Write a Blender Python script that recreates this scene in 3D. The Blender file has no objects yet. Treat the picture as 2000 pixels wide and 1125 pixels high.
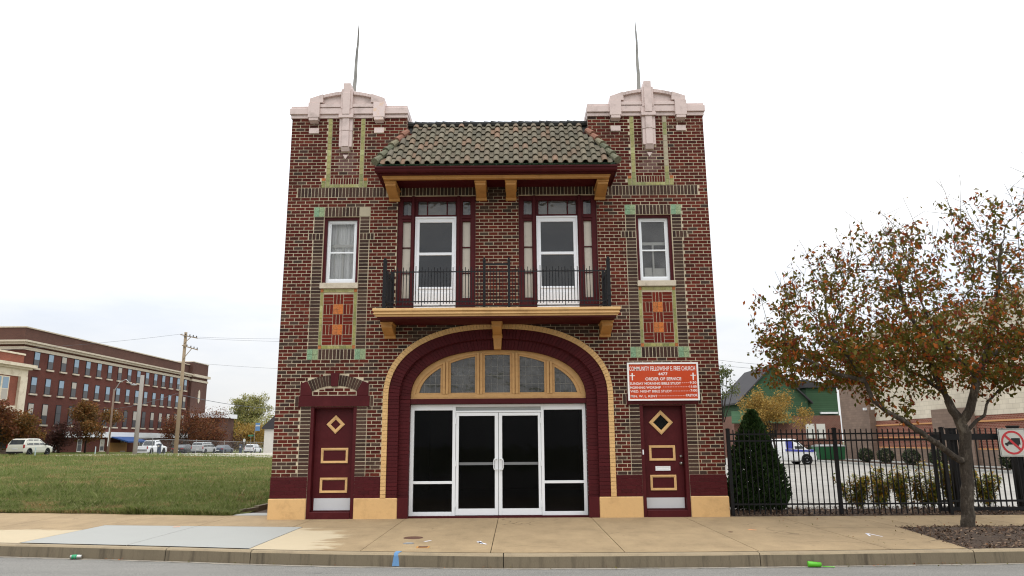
import bpy, math, random
import numpy as np
from mathutils import Vector, Matrix
random.seed(7); rng = np.random.default_rng(7)
R = math.radians
scene = bpy.context.scene
COL = scene.collection

# ------------------------------------------------------------------ camera (measured from the photograph)
CAM = np.array([.382, -15.95, 1.604]); PITCH, YAW, ROLL, FPX = R(11.852), R(.2228), R(-.3848), 1420.2
_f = np.array([-math.sin(YAW)*math.cos(PITCH), math.cos(YAW)*math.cos(PITCH), math.sin(PITCH)])
_r = np.array([math.cos(YAW), math.sin(YAW), 0]); _u = np.cross(_r, _f)
CR = math.cos(ROLL)*_r + math.sin(ROLL)*_u; CU = -math.sin(ROLL)*_r + math.cos(ROLL)*_u
def ray(px, py): return _f*FPX + CR*(px-1000) - CU*(py-562.5)
def U(px, py, y=0.):                       # point of the vertical plane y -> (x, z)
    d = ray(px, py); q = CAM + d*((y-CAM[1])/d[1]); return q[0], q[2]
def G(px, py, z=0.):                       # point of the level plane z -> (x, y)
    d = ray(px, py); q = CAM + d*((z-CAM[2])/d[2]); return q[0], q[1]
def UX(px, py, y=0.): return U(px, py, y)[0]
def UZ(px, py, y=0.): return U(px, py, y)[1]
cd = bpy.data.cameras.new('camera'); cam = bpy.data.objects.new('camera', cd); COL.objects.link(cam)
cd.sensor_width = 36; cd.lens = FPX/2000*36; cd.clip_end = 3000
m = Matrix.Identity(4)
for i in range(3): m[i][0], m[i][1], m[i][2], m[i][3] = CR[i], CU[i], -_f[i], CAM[i]
cam.matrix_world = m; scene.camera = cam

# ------------------------------------------------------------------ materials
def newmat(name):
    mt = bpy.data.materials.new(name); mt.use_nodes = True
    nt = mt.node_tree; return mt, nt, nt.nodes['Principled BSDF'], nt.nodes['Material Output']
def lnk(nt, a, b): nt.links.new(a, b)
def node(nt, t, **kw):
    n = nt.nodes.new(t)
    for k, v in kw.items(): setattr(n, k, v)
    return n
def pos(nt, scale=(1, 1, 1)):
    g = node(nt, 'ShaderNodeNewGeometry'); mp = node(nt, 'ShaderNodeMapping')
    lnk(nt, g.outputs['Position'], mp.inputs['Vector']); mp.inputs['Scale'].default_value = scale
    return mp.outputs['Vector']
def noise(nt, vec, scale, detail=4, rough=.6):
    n = node(nt, 'ShaderNodeTexNoise'); lnk(nt, vec, n.inputs['Vector'])
    n.inputs['Scale'].default_value = scale; n.inputs['Detail'].default_value = detail; n.inputs['Roughness'].default_value = rough
    return n.outputs['Fac']
def ramp(nt, fac, stops, interp='LINEAR'):
    r = node(nt, 'ShaderNodeValToRGB'); lnk(nt, fac, r.inputs['Fac']); e = r.color_ramp
    e.interpolation = interp
    while len(e.elements) < len(stops): e.elements.new(.5)
    for el, (p, c) in zip(e.elements, stops):
        el.position = p; el.color = (*c, 1) if len(c) == 3 else c
    return r.outputs['Color']
def mix(nt, fac, a, b, mode='MIX'):
    n = node(nt, 'ShaderNodeMix', data_type='RGBA', blend_type=mode)
    for s, v in ((n.inputs['Factor'], fac), (n.inputs['A'], a), (n.inputs['B'], b)):
        if isinstance(v, (int, float)): s.default_value = v
        elif isinstance(v, tuple): s.default_value = (*v, 1)
        else: lnk(nt, v, s)
    return n.outputs['Result']
def bump(nt, b, h, strength, dist=.01):
    n = node(nt, 'ShaderNodeBump'); n.inputs['Strength'].default_value = strength; n.inputs['Distance'].default_value = dist
    lnk(nt, h, n.inputs['Height']); lnk(nt, n.outputs['Normal'], b.inputs['Normal'])
def srgb(r, g, b):
    return tuple(((v/255)/12.92 if v <= 10 else ((v/255+.055)/1.055)**2.4) for v in (r, g, b))
def sc(c, k): return tuple(min(1, v*k) for v in c)
def pm(name, col, rough=.6, var=.18, vs=2.5, bs=60, bstr=.15, metal=0, spec=.4, dirt=None, dscale=1.2, damt=.5, stretch=(1, 1, 1), fine=.12, bd=.01):
    """plain paint / stone / metal with uneven tone, fine grain and optional dirt patches"""
    mt, nt, b, o = newmat(name)
    v = pos(nt, stretch)
    c = mix(nt, noise(nt, v, vs, 5), sc(col, 1-var), sc(col, 1+var))
    c = mix(nt, fine, c, ramp(nt, noise(nt, v, 90, 3), [(.3, sc(col, .5)), (.7, sc(col, 1.5))]))
    if dirt:
        f = ramp(nt, noise(nt, v, dscale, 8, .7), [(.5, (0, 0, 0)), (.72, (damt,)*3)])
        c = mix(nt, f, c, dirt)
    lnk(nt, c, b.inputs['Base Color']); b.inputs['Roughness'].default_value = rough
    b.inputs['Metallic'].default_value = metal; b.inputs['Specular IOR Level'].default_value = spec
    if bstr: bump(nt, b, noise(nt, v, bs, 4), bstr, bd)
    return mt
def islands(name, cols, rough=.8, trans=0., bstr=.2, bs=70, spec=.3, fine=.2, interp='LINEAR', drift=0.):
    """each separate piece (brick, tile, leaf) takes its own colour"""
    mt, nt, b, o = newmat(name)
    g = node(nt, 'ShaderNodeNewGeometry'); n = len(cols)
    c = ramp(nt, g.outputs['Random Per Island'], [(i/(n if interp == 'CONSTANT' else max(1, n-1)), cc) for i, cc in enumerate(cols)], interp)
    v = pos(nt)
    if drift: c = mix(nt, drift, c, mix(nt, 1., c, ramp(nt, noise(nt, v, .55, 8, .68), [(.3, (.35,)*3), (.5, (.95,)*3), (.7, (1.5,)*3)]), 'MULTIPLY'))
    c = mix(nt, fine, c, mix(nt, 1., c, ramp(nt, noise(nt, v, 45, 4), [(.25, (.2,)*3), (.75, (1.9,)*3)]), 'MULTIPLY'))
    lnk(nt, c, b.inputs['Base Color']); b.inputs['Roughness'].default_value = rough; b.inputs['Specular IOR Level'].default_value = spec
    if bstr: bump(nt, b, noise(nt, v, bs, 4), bstr)
    if trans:
        t = node(nt, 'ShaderNodeBsdfTranslucent'); lnk(nt, c, t.inputs['Color'])
        ms = node(nt, 'ShaderNodeMixShader'); ms.inputs[0].default_value = trans
        lnk(nt, b.outputs[0], ms.inputs[1]); lnk(nt, t.outputs[0], ms.inputs[2]); lnk(nt, ms.outputs[0], o.inputs['Surface'])
    return mt
def glassm(name, tint=.8, ior=1.45, wob=.02, painted_sheen=0., sheen_col=(.6, .6, .58)):
    mt, nt, b, o = newmat(name); nt.nodes.remove(b)
    t = node(nt, 'ShaderNodeBsdfTransparent'); t.inputs['Color'].default_value = (tint, tint, tint, 1)
    g = node(nt, 'ShaderNodeBsdfGlossy'); g.inputs['Roughness'].default_value = .01
    fr = node(nt, 'ShaderNodeFresnel'); fr.inputs['IOR'].default_value = ior
    bp = node(nt, 'ShaderNodeBump'); bp.inputs['Strength'].default_value = wob*10; bp.inputs['Distance'].default_value = .01
    v = pos(nt); lnk(nt, noise(nt, v, 3, 2), bp.inputs['Height']); lnk(nt, bp.outputs['Normal'], g.inputs['Normal'])
    ms = node(nt, 'ShaderNodeMixShader'); lnk(nt, fr.outputs[0], ms.inputs[0]); lnk(nt, t.outputs[0], ms.inputs[1]); lnk(nt, g.outputs[0], ms.inputs[2])
    last = ms
    if painted_sheen:  # mottled pale diffuse colour painting greyness and reflections into the pane
        d = node(nt, 'ShaderNodeBsdfDiffuse'); d.inputs['Color'].default_value = (*sheen_col, 1)
        m2 = node(nt, 'ShaderNodeMixShader')
        lnk(nt, ramp(nt, noise(nt, v, 2.2, 6), [(.35, (painted_sheen*.5,)*3), (.7, (painted_sheen*1.4,)*3)]), m2.inputs[0])
        lnk(nt, ms.outputs[0], m2.inputs[1]); lnk(nt, d.outputs[0], m2.inputs[2]); last = m2
    lnk(nt, last.outputs[0], o.inputs['Surface']); return mt
def brickmat(name, c1, c2, mortar, bw=.21, rh=.078, ms=.012, horiz='x', rough=.85):
    mt, nt, b, o = newmat(name)
    g = node(nt, 'ShaderNodeNewGeometry'); s = node(nt, 'ShaderNodeSeparateXYZ'); lnk(nt, g.outputs['Position'], s.inputs[0])
    a = node(nt, 'ShaderNodeMath', operation='ADD'); lnk(nt, s.outputs['X'], a.inputs[0]); lnk(nt, s.outputs['Y'], a.inputs[1])
    c = node(nt, 'ShaderNodeCombineXYZ'); lnk(nt, a.outputs[0], c.inputs['X']); lnk(nt, s.outputs['Z'], c.inputs['Y'])
    t = node(nt, 'ShaderNodeTexBrick'); lnk(nt, c.outputs[0], t.inputs['Vector'])
    t.inputs['Color1'].default_value = (*c1, 1); t.inputs['Color2'].default_value = (*c2, 1); t.inputs['Mortar'].default_value = (*mortar, 1)
    t.inputs['Scale'].default_value = 1; t.inputs['Brick Width'].default_value = bw; t.inputs['Row Height'].default_value = rh; t.inputs['Mortar Size'].default_value = ms
    v = pos(nt)
    col = mix(nt, .35, t.outputs['Color'], mix(nt, 1., t.outputs['Color'], ramp(nt, noise(nt, v, .35, 6), [(.3, (.55,)*3), (.7, (1.5,)*3)]), 'MULTIPLY'))
    lnk(nt, col, b.inputs['Base Color']); b.inputs['Roughness'].default_value = rough; b.inputs['Specular IOR Level'].default_value = .2
    return mt

MAROON = srgb(70, 17, 21)
M = {}
M['mortar'] = pm('mortar', srgb(194, 180, 154), .95, .16, 1.5, 90, .4, dirt=srgb(112, 96, 78), dscale=1.0, damt=.8)
M['brick'] = islands('red_brick', [srgb(70, 30, 25), srgb(88, 36, 28), srgb(78, 32, 26), srgb(96, 41, 31), srgb(74, 33, 27), srgb(90, 37, 28), srgb(66, 33, 27), srgb(84, 34, 27), srgb(102, 47, 35), srgb(80, 34, 28), srgb(72, 37, 30)], .85, 0, .5, 60, .12, fine=.4, drift=.8)
M['washed_brick'] = islands('washed_brick', [srgb(98, 72, 68), srgb(110, 84, 78), srgb(92, 62, 58), srgb(104, 78, 74)], .9, 0, .5, 60, .12, fine=.4)
M['dark_brick'] = islands('dark_brick', [srgb(58, 43, 37), srgb(74, 56, 47), srgb(50, 36, 32), srgb(82, 62, 52), srgb(64, 44, 38)], .75, 0, .5, 60, .15, fine=.35, drift=.6)
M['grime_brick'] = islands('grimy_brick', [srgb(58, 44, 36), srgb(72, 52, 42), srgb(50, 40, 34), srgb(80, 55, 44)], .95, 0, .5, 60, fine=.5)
M['panel_brick'] = islands('panel_brick', [srgb(98, 34, 25), srgb(114, 44, 31), srgb(86, 30, 24), srgb(106, 38, 28)], .85, 0, .4, 60, .12)
M['green_tile'] = islands('olive_glazed_tile', [srgb(126, 124, 62), srgb(150, 146, 84), srgb(110, 112, 58), srgb(160, 160, 104), srgb(138, 128, 72)], .4, 0, .2, 30, .5, .45)
M['stone_patch'] = pm('patched_cement', srgb(165, 155, 132), .9, .2)
M['mint_tile'] = islands('mint_glazed_tile', [srgb(118, 148, 112), srgb(136, 160, 124), srgb(108, 140, 112), srgb(140, 152, 114)], .45, 0, .2, 30, .3, .6)
M['orange_tile'] = islands('orange_glazed_tile', [srgb(176, 98, 42), srgb(186, 114, 54), srgb(160, 90, 46), srgb(188, 104, 40)], .5, 0, .2, 30, .3, .55)
M['maroon'] = pm('maroon_paint', MAROON, .55, .16, 2.2, 40, .25, spec=.18, dirt=srgb(92, 34, 36), dscale=2.6, damt=.5)
M['maroon_brick'] = islands('maroon_painted_brick', [sc(MAROON, .84), sc(MAROON, 1.05), sc(MAROON, .94), sc(MAROON, 1.14)], .6, 0, .4, 50, .18)
M['cream'] = pm('cream_paint', srgb(209, 170, 116), .7, .09, 2, 18, .35, dirt=srgb(160, 124, 80), dscale=2.6, damt=.55, fine=.12)
M['cream_brick'] = islands('cream_painted_brick', [srgb(202, 164, 110), srgb(211, 172, 118), srgb(206, 167, 112)], .65, 0, .35, 40)
M['ochre'] = pm('ochre_paint', srgb(186, 136, 76), .6, .14, 3, 30, .2, dirt=srgb(120, 80, 40), dscale=4, damt=.4)
M['frame_ochre'] = pm('fanlight_paint', srgb(194, 152, 98), .6, .14, 4, 30, .2, dirt=srgb(150, 105, 62), dscale=5, damt=.5, stretch=(1, 1, 2))
M['terracotta'] = pm('pale_terracotta', srgb(204, 184, 177), .5, .1, 1.6, 30, .15, spec=.5, dirt=srgb(140, 124, 116), dscale=2.6, damt=.7, fine=.08)
M['terracotta_worn'] = pm('flaked_terracotta', srgb(216, 196, 190), .6, .1, 1.6, 30, .2, dirt=srgb(218, 172, 106), dscale=7, damt=1., fine=.06)
M['terra_joint'] = pm('terracotta_joint', srgb(120, 104, 98), .9)
M['limestone'] = pm('limestone', srgb(196, 184, 164), .85, .12, 4, 40, .4, dirt=srgb(120, 108, 92), dscale=5, damt=.5)
M['spire'] = pm('weathered_spire_metal', srgb(140, 138, 132), .6, .3, 6, 40, .3, .3, dirt=srgb(70, 68, 64), dscale=9, damt=.8, stretch=(1, 1, .25))
M['white_alu'] = pm('white_aluminium', srgb(228, 230, 231), .35, .03, 2, 60, .03, spec=.5, fine=.03)
M['white_door'] = pm('white_door_paint', srgb(236, 237, 240), .4, .03, 2, 60, .04, fine=.03)
M['kick'] = pm('steel_kick_plate', srgb(196, 197, 199), .35, .06, 4, 20, .1, .2, fine=.05)
M['chrome'] = pm('brushed_metal', srgb(180, 178, 172), .3, .05, 4, 40, .05, .9)
M['grey_strip'] = pm('grey_head_panel', srgb(150, 152, 150), .5)
M['tiles'] = islands('weathered_roof_tile', [srgb(108, 101, 86), srgb(118, 110, 94), srgb(98, 93, 80), srgb(122, 113, 96), srgb(106, 99, 84), srgb(120, 106, 88), srgb(100, 94, 82), srgb(114, 106, 90), srgb(108, 101, 86), srgb(104, 98, 84), srgb(126, 102, 84), srgb(108, 102, 86), srgb(94, 90, 78), srgb(104, 98, 84)], .9, 0, .5, 30, .2, fine=.6, drift=.35)
M['ridge'] = pm('black_ridge_tar', srgb(46, 46, 44), .8, .3, 3, 20, .5)
M['hiptile'] = islands('hip_tile', [srgb(96, 96, 76), srgb(138, 92, 76), srgb(110, 108, 88), srgb(88, 90, 72), srgb(126, 118, 96)], .85, 0, .6, 20, fine=.6)
M['lead'] = pm('lead_flashing', srgb(92, 94, 98), .7, .25, 6, 20, .5)
M['copper'] = pm('green_copper', srgb(128, 168, 138), .6, .2, 3, 30, .2, dirt=srgb(70, 96, 78), dscale=3, damt=.7)
M['iron'] = pm('black_iron_paint', srgb(17, 17, 19), .5, .15, 6, 60, .1, spec=.25)
M['dark'] = pm('dark_interior', (.012, .011, .011), .9, .1)
M['room'] = pm('room_plaster', (.16, .15, .135), .9, .1)
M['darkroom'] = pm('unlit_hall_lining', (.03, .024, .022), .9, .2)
M['beige_pane'] = pm('painted_over_pane', srgb(196, 186, 170), .25, .06, 3, 20, .1, dirt=srgb(150, 140, 124), dscale=3, damt=.5, spec=.5, fine=.05)
M['glass_shop'] = glassm('tinted_shop_glass', .6, 1.2, .012, .003, (.5, .5, .5))
M['glass'] = glassm('house_glass', .92, 1.5, .02, .10, (.7, .7, .7))
M['glass_storm'] = glassm('storm_door_glass', .5, 1.62, .015, .05, (.4, .4, .4))
M['glass_lead'] = glassm('old_leaded_glass', .6, 1.7, .25, .15, (.5, .5, .48))  # grey reflections of the leaded panes are mixed in as diffuse colour
M['leadcame'] = pm('lead_came', srgb(126, 124, 118), .5)
M['curtain'] = pm('white_curtain', srgb(240, 240, 238), .9, .06, 2, 30, .1)
M['sashwhite'] = pm('old_white_sash', srgb(214, 212, 204), .6, .06)
M['back_wall'] = brickmat('common_brick', srgb(105, 50, 40), srgb(82, 38, 32), srgb(165, 150, 132))
M['roof_deck'] = pm('flat_roof_felt', srgb(90, 88, 86), .9)
M['sign_orange'] = pm('orange_sign_paint', srgb(188, 62, 10), .4, .06, 1.2, 20, .02, spec=.4, fine=.03)
M['sign_white'] = pm('white_sign_paint', srgb(236, 234, 230), .4, .03, fine=.03)
M['sign_red'] = pm('red_sign_paint', srgb(190, 52, 58), .45, .05, fine=.04)
M['sign_black'] = pm('black_sign_paint', srgb(24, 24, 26), .45)
M['sign_face'] = pm('reflective_sign_face', srgb(196, 198, 192), .4, .03, fine=.03)

# ------------------------------------------------------------------ mesh helpers
class MB:
    def __init__(self): self.v = []; self.f = []; self.mi = []; self.cur = 0
    def quad(self, *p):
        n = len(self.v); self.v += [tuple(q) for q in p]; self.f.append(tuple(range(n, n+len(p)))); self.mi.append(self.cur)
    def box(self, x0, x1, y0, y1, z0, z1):
        if x0 > x1: x0, x1 = x1, x0
        n = len(self.v)
        self.v += [(x0, y0, z0), (x1, y0, z0), (x1, y1, z0), (x0, y1, z0), (x0, y0, z1), (x1, y0, z1), (x1, y1, z1), (x0, y1, z1)]
        for q in ((0, 1, 5, 4), (1, 2, 6, 5), (2, 3, 7, 6), (3, 0, 4, 7), (4, 5, 6, 7), (3, 2, 1, 0)):
            self.f.append(tuple(n+i for i in q)); self.mi.append(self.cur)
        return self
    def prism(self, poly, y0, y1):              # polygon in (x,z) pushed along y
        n = len(self.v); k = len(poly)
        self.v += [(p[0], y0, p[1]) for p in poly] + [(p[0], y1, p[1]) for p in poly]
        self.f.append(tuple(range(n, n+k))); self.mi.append(self.cur)
        self.f.append(tuple(range(n+2*k-1, n+k-1, -1))); self.mi.append(self.cur)
        for i in range(k):
            j = (i+1) % k; self.f.append((n+i, n+k+i, n+k+j, n+j)); self.mi.append(self.cur)
        return self
    def prismx(self, poly, x0, x1):             # polygon in (y,z) pushed along x
        n = len(self.v); k = len(poly)
        self.v += [(x0, p[0], p[1]) for p in poly] + [(x1, p[0], p[1]) for p in poly]
        self.f.append(tuple(range(n, n+k))); self.mi.append(self.cur)
        self.f.append(tuple(range(n+2*k-1, n+k-1, -1))); self.mi.append(self.cur)
        for i in range(k):
            j = (i+1) % k; self.f.append((n+i, n+k+i, n+k+j, n+j)); self.mi.append(self.cur)
        return self
    def ring(self, outer, inner, y0, y1):       # flat frame between two outlines of equal length, y0 front
        k = len(outer)
        for i in range(k):
            j = (i+1) % k; a, b, c, d = outer[i], outer[j], inner[j], inner[i]
            self.quad((a[0], y0, a[1]), (b[0], y0, b[1]), (c[0], y0, c[1]), (d[0], y0, d[1]))
            self.quad((d[0], y0, d[1]), (c[0], y0, c[1]), (c[0], y1, c[1]), (d[0], y1, d[1]))
            self.quad((b[0], y0, b[1]), (a[0], y0, a[1]), (a[0], y1, a[1]), (b[0], y1, b[1]))
        return self
    def tube(self, pts, rad, n=6, cap=True):
        pts = [Vector(p) for p in pts]; rings = []
        if not hasattr(rad, '__len__'): rad = [rad]*len(pts)
        for i, p in enumerate(pts):
            d = (pts[min(i+1, len(pts)-1)] - pts[max(i-1, 0)])
            d = d.normalized() if d.length > 1e-9 else Vector((0, 0, 1))
            a = d.orthogonal().normalized() if i == 0 else (a - d*a.dot(d)).normalized()
            b = d.cross(a); s = len(self.v); rings.append(s)
            for k in range(n):
                t = 2*math.pi*k/n; self.v.append(tuple(p + (a*math.cos(t)+b*math.sin(t))*rad[i]))
        for s, t in zip(rings, rings[1:]):
            for k in range(n):
                l = (k+1) % n; self.f.append((s+k, s+l, t+l, t+k)); self.mi.append(self.cur)
        if cap:
            self.f.append(tuple(rings[0]+k for k in range(n-1, -1, -1))); self.mi.append(self.cur)
            self.f.append(tuple(rings[-1]+k for k in range(n))); self.mi.append(self.cur)
        return self
    def lathe(self, prof, cx=0, cy=0, n=16):    # (r, z) profile about a vertical axis
        rings = []
        for r, z in prof:
            rings.append(len(self.v))
            for k in range(n):
                t = 2*math.pi*k/n; self.v.append((cx+r*math.cos(t), cy+r*math.sin(t), z))
        for s, t in zip(rings, rings[1:]):
            for k in range(n):
                l = (k+1) % n; self.f.append((s+k, s+l, t+l, t+k)); self.mi.append(self.cur)
        self.f.append(tuple(rings[-1]+k for k in range(n))); self.mi.append(self.cur)
        self.f.append(tuple(rings[0]+k for k in range(n-1, -1, -1))); self.mi.append(self.cur)
        return self
    def build(self, name, mats, parent=None, bevel=0, smooth=False, loc=None):
        me = bpy.data.meshes.new(name); me.from_pydata(self.v, [], self.f)
        mats = mats if isinstance(mats, (list, tuple)) else [mats]
        for mt in mats: me.materials.append(mt)
        if len(mats) > 1: me.polygons.foreach_set('material_index', self.mi)
        if smooth: me.polygons.foreach_set('use_smooth', [True]*len(me.polygons))
        me.update()
        o = bpy.data.objects.new(name, me); COL.objects.link(o)
        if parent: o.parent = parent
        if loc: o.location = loc
        if bevel:
            b = o.modifiers.new('edge', 'BEVEL'); b.width = bevel; b.segments = 1; b.limit_method = 'ANGLE'; b.angle_limit = R(40)
        return o
def npmesh(name, V, F, mats, parent=None, smooth=False, mi=None):
    me = bpy.data.meshes.new(name); V = np.asarray(V, np.float32); F = np.asarray(F, np.int32); k = F.shape[1]
    me.vertices.add(len(V)); me.vertices.foreach_set('co', V.ravel())
    me.loops.add(F.size); me.loops.foreach_set('vertex_index', F.ravel())
    me.polygons.add(len(F)); me.polygons.foreach_set('loop_start', np.arange(0, F.size, k, dtype=np.int32))
    try: me.polygons.foreach_set('loop_total', np.full(len(F), k, np.int32))
    except Exception: pass
    for mt in (mats if isinstance(mats, (list, tuple)) else [mats]): me.materials.append(mt)
    if mi is not None: me.polygons.foreach_set('material_index', np.asarray(mi, np.int32))
    if smooth: me.polygons.foreach_set('use_smooth', np.ones(len(F), bool))
    me.update(calc_edges=True); me.validate()
    o = bpy.data.objects.new(name, me); COL.objects.link(o)
    if parent: o.parent = parent
    return o
def thing(name, label, cat, loc=(0, 0, 0), rz=0, group=None):
    o = bpy.data.objects.new(name, None); COL.objects.link(o); o.empty_display_size = .3
    o.location = loc; o.rotation_euler = (0, 0, rz)
    return tag(o, label, cat, group)
def tag(o, label, cat, group=None):
    o['label'] = label; o['category'] = cat
    if group: o['group'] = group
    return o
def kind(o, k): o['kind'] = k; return o
def copy_tree(o, parent=None):
    c = o.copy(); COL.objects.link(c)
    if parent:
        c.parent = parent; c.matrix_parent_inverse = o.matrix_parent_inverse.copy()
    for ch in list(o.children): copy_tree(ch, c)
    return c
def oval(a, b, zc, n, N=48, x0=None, x1=None):     # upper half of a superellipse, left to right
    x0 = -a if x0 is None else x0; x1 = a if x1 is None else x1; out = []
    for i in range(N+1):
        if x0 == -a and x1 == a:
            t = math.pi*(1-i/N); c, s = math.cos(t), math.sin(t)
            out.append((a*math.copysign(abs(c)**(2/n), c), zc+b*abs(s)**(2/n)))
        else:
            x = x0+(x1-x0)*i/N; out.append((x, zc+b*max(0, 1-abs(x/a)**n)**(1/n)))
    return out
def rc(x, z, y): k = 1+y/15.95; return (.382+(x-.382)*k, 1.604+(z-1.604)*k)   # same sight line, deeper plane
# ================================================================== THE BRICK FIREHOUSE
B = thing('brick_firehouse', 'two storey dark red brick firehouse with twin pale capped towers, balcony and arched entrance', 'building')
W = 4.834; Z0 = .875; PZ = .078
zk = lambda k: Z0+PZ*k
CT = 3.56; CU2 = 3.54
AN = 2.35
# ---- wall body (mortar face) with openings cut out
holes = [(-4.06, -3.06, 0, 2.35), (3.06, 4.06, 0, 2.35), (-CT-.405, -CT+.405, zk(54), zk(74)), (CT-.405, CT+.405, zk(54), zk(74)),
         (-2.29, -.50, 4.32, 7.13), (.48, 2.27, 4.32, 7.13), (-2.386, 2.386, -1, 4.03)]
xs = sorted({-W, W, *[h[0] for h in holes], *[h[1] for h in holes], -2.13, 2.13}); zs = sorted({0, 9.06, 8.6, *[h[2] for h in holes if h[2] > 0], *[h[3] for h in holes]})
wb = MB()
def inhole(x, z): return any(h[0] < x < h[1] and h[2] < z < h[3] for h in holes)
for xa, xb in zip(xs, xs[1:]):
    for za, zb in zip(zs, zs[1:]):
        xm, zm = (xa+xb)/2, (za+zb)/2
        if inhole(xm, zm) or (zm > 8.6 and abs(xm) < 2.13): continue
        wb.quad((xa, 0, za), (xb, 0, za), (xb, 0, zb), (xa, 0, zb))
for x0, x1, z0, z1 in holes[:6]:                    # reveals
    wb.quad((x0, 0, z0), (x0, 0, z1), (x0, .33, z1), (x0, .33, z0)); wb.quad((x1, 0, z1), (x1, 0, z0), (x1, .33, z0), (x1, .33, z1))
    wb.quad((x0, 0, z1), (x1, 0, z1), (x1, .33, z1), (x0, .33, z1)); wb.quad((x1, 0, z0), (x0, 0, z0), (x0, .33, z0), (x1, .33, z0))
cv = oval(2.386, 1.525, 2.5, AN, 60)
for (xa, za), (xb, zb) in zip(cv, cv[1:]): wb.quad((xa, 0, za), (xb, 0, zb), (xb, 0, 4.03), (xa, 0, 4.03))
# ---- bricks in running bond, cut round every ornament
wb.cur = 1
def sw(v, a, b): t = min(1, max(0, (v-a)/(b-a))); return t
def excl(z):
    e = []
    def ad(c, h, m=.006): e.append((c-h-m, c+h+m))
    if z < 4.15:
        zz = z-2.5
        h = 2.5 if zz <= 0 else 2.47*max(0, 1-(zz/1.61)**AN)**(1/AN) if zz < 1.61 else 0
        if h > .03: ad(0, h, .004)
    for s in (-1, 1):
        c = s*CT; u = s*CU2
        if z < 2.35: ad(c, .72)
        elif z < 2.585: ad(c, .855)
        elif z < 2.85: ad(c, .75)
        elif z < 2.905: ad(c, .745-.145*(z-2.85)/.055)
        elif z < 3.03: ad(c, .6*math.sqrt(max(0, 1-((z-2.905)/.125)))+.09)
        elif z < 3.075: ad(c, .095)
        if zk(32) <= z < zk(35): ad(c, .645)
        if zk(35) <= z < zk(54): ad(c, .635)
        if zk(54) <= z < zk(74): ad(c, .64)
        if zk(67) <= z < zk(69): ad(c, .75)
        if zk(74) <= z < zk(77): ad(c, .645)
        if zk(80) <= z < zk(83): e.append((min(s*4.62, s*2.55)-.005, max(s*4.62, s*2.55)+.005))
        if zk(83) <= z < zk(84): ad(u, .44)
        if zk(84) <= z < zk(86): ad(u, .535)
        if z >= zk(86):
            ad(u-.385, .046); ad(u+.385, .046)
        if 8.23 < z: ad(u, .15 if z > 8.32 else .1)
        if 8.68 < z < 8.82 or z > 8.95: ad(u-.765, .11); ad(u+.765, .11)
        if 4.32 < z < 7.36: e.append((-2.29, -.5) if s < 0 else (.48, 2.27))
    return sorted(e)
def brick(x0, x1, z0, z1, m, d=.009):
    wb.cur = m; j = random.uniform(-.0015, .0015)
    wb.box(x0+.0015, x1-.0015, -d*.55+j, 0.02, z0+.0015, z1-.0015)
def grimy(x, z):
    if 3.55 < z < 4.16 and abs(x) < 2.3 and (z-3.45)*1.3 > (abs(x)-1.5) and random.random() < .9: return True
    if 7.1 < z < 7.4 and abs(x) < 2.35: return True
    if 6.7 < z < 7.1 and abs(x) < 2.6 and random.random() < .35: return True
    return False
for k in range(0, 105):
    z0 = zk(k)+.006; z1 = zk(k+1)-.006; zm = (z0+z1)/2
    iv = []; x = -W
    lim = [(-W, W)] if zm < 8.7 else [(-W, -2.13), (2.13, W)]
    ex = excl(zm)
    for a, b in lim:
        cur = a
        for e0, e1 in ex:
            if e1 <= cur or e0 >= b: continue
            if e0 > cur: iv.append((cur, e0))
            cur = max(cur, e1)
        if cur < b: iv.append((cur, b))
    off = .1055*(k % 2) - W - .01
    for a, b in iv:
        i0 = int((a-off)/.211)-1; i1 = int((b-off)/.211)+2
        for i in range(i0, i1):
            p0 = max(a, off+i*.211+.006+random.uniform(-.003, .003)); p1 = min(b, off+(i+1)*.211-.006)
            if p1-p0 < .03: continue
            xm = (p0+p1)/2
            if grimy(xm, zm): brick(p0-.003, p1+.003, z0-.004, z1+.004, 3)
            else: brick(p0, p1, z0, z1, 2 if random.random() < (.06 if z0 > 4.5 else .26) else (5 if (7.6 < z0 < 8.3 and abs(abs(xm)-CU2) < .2) else 1))
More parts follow.
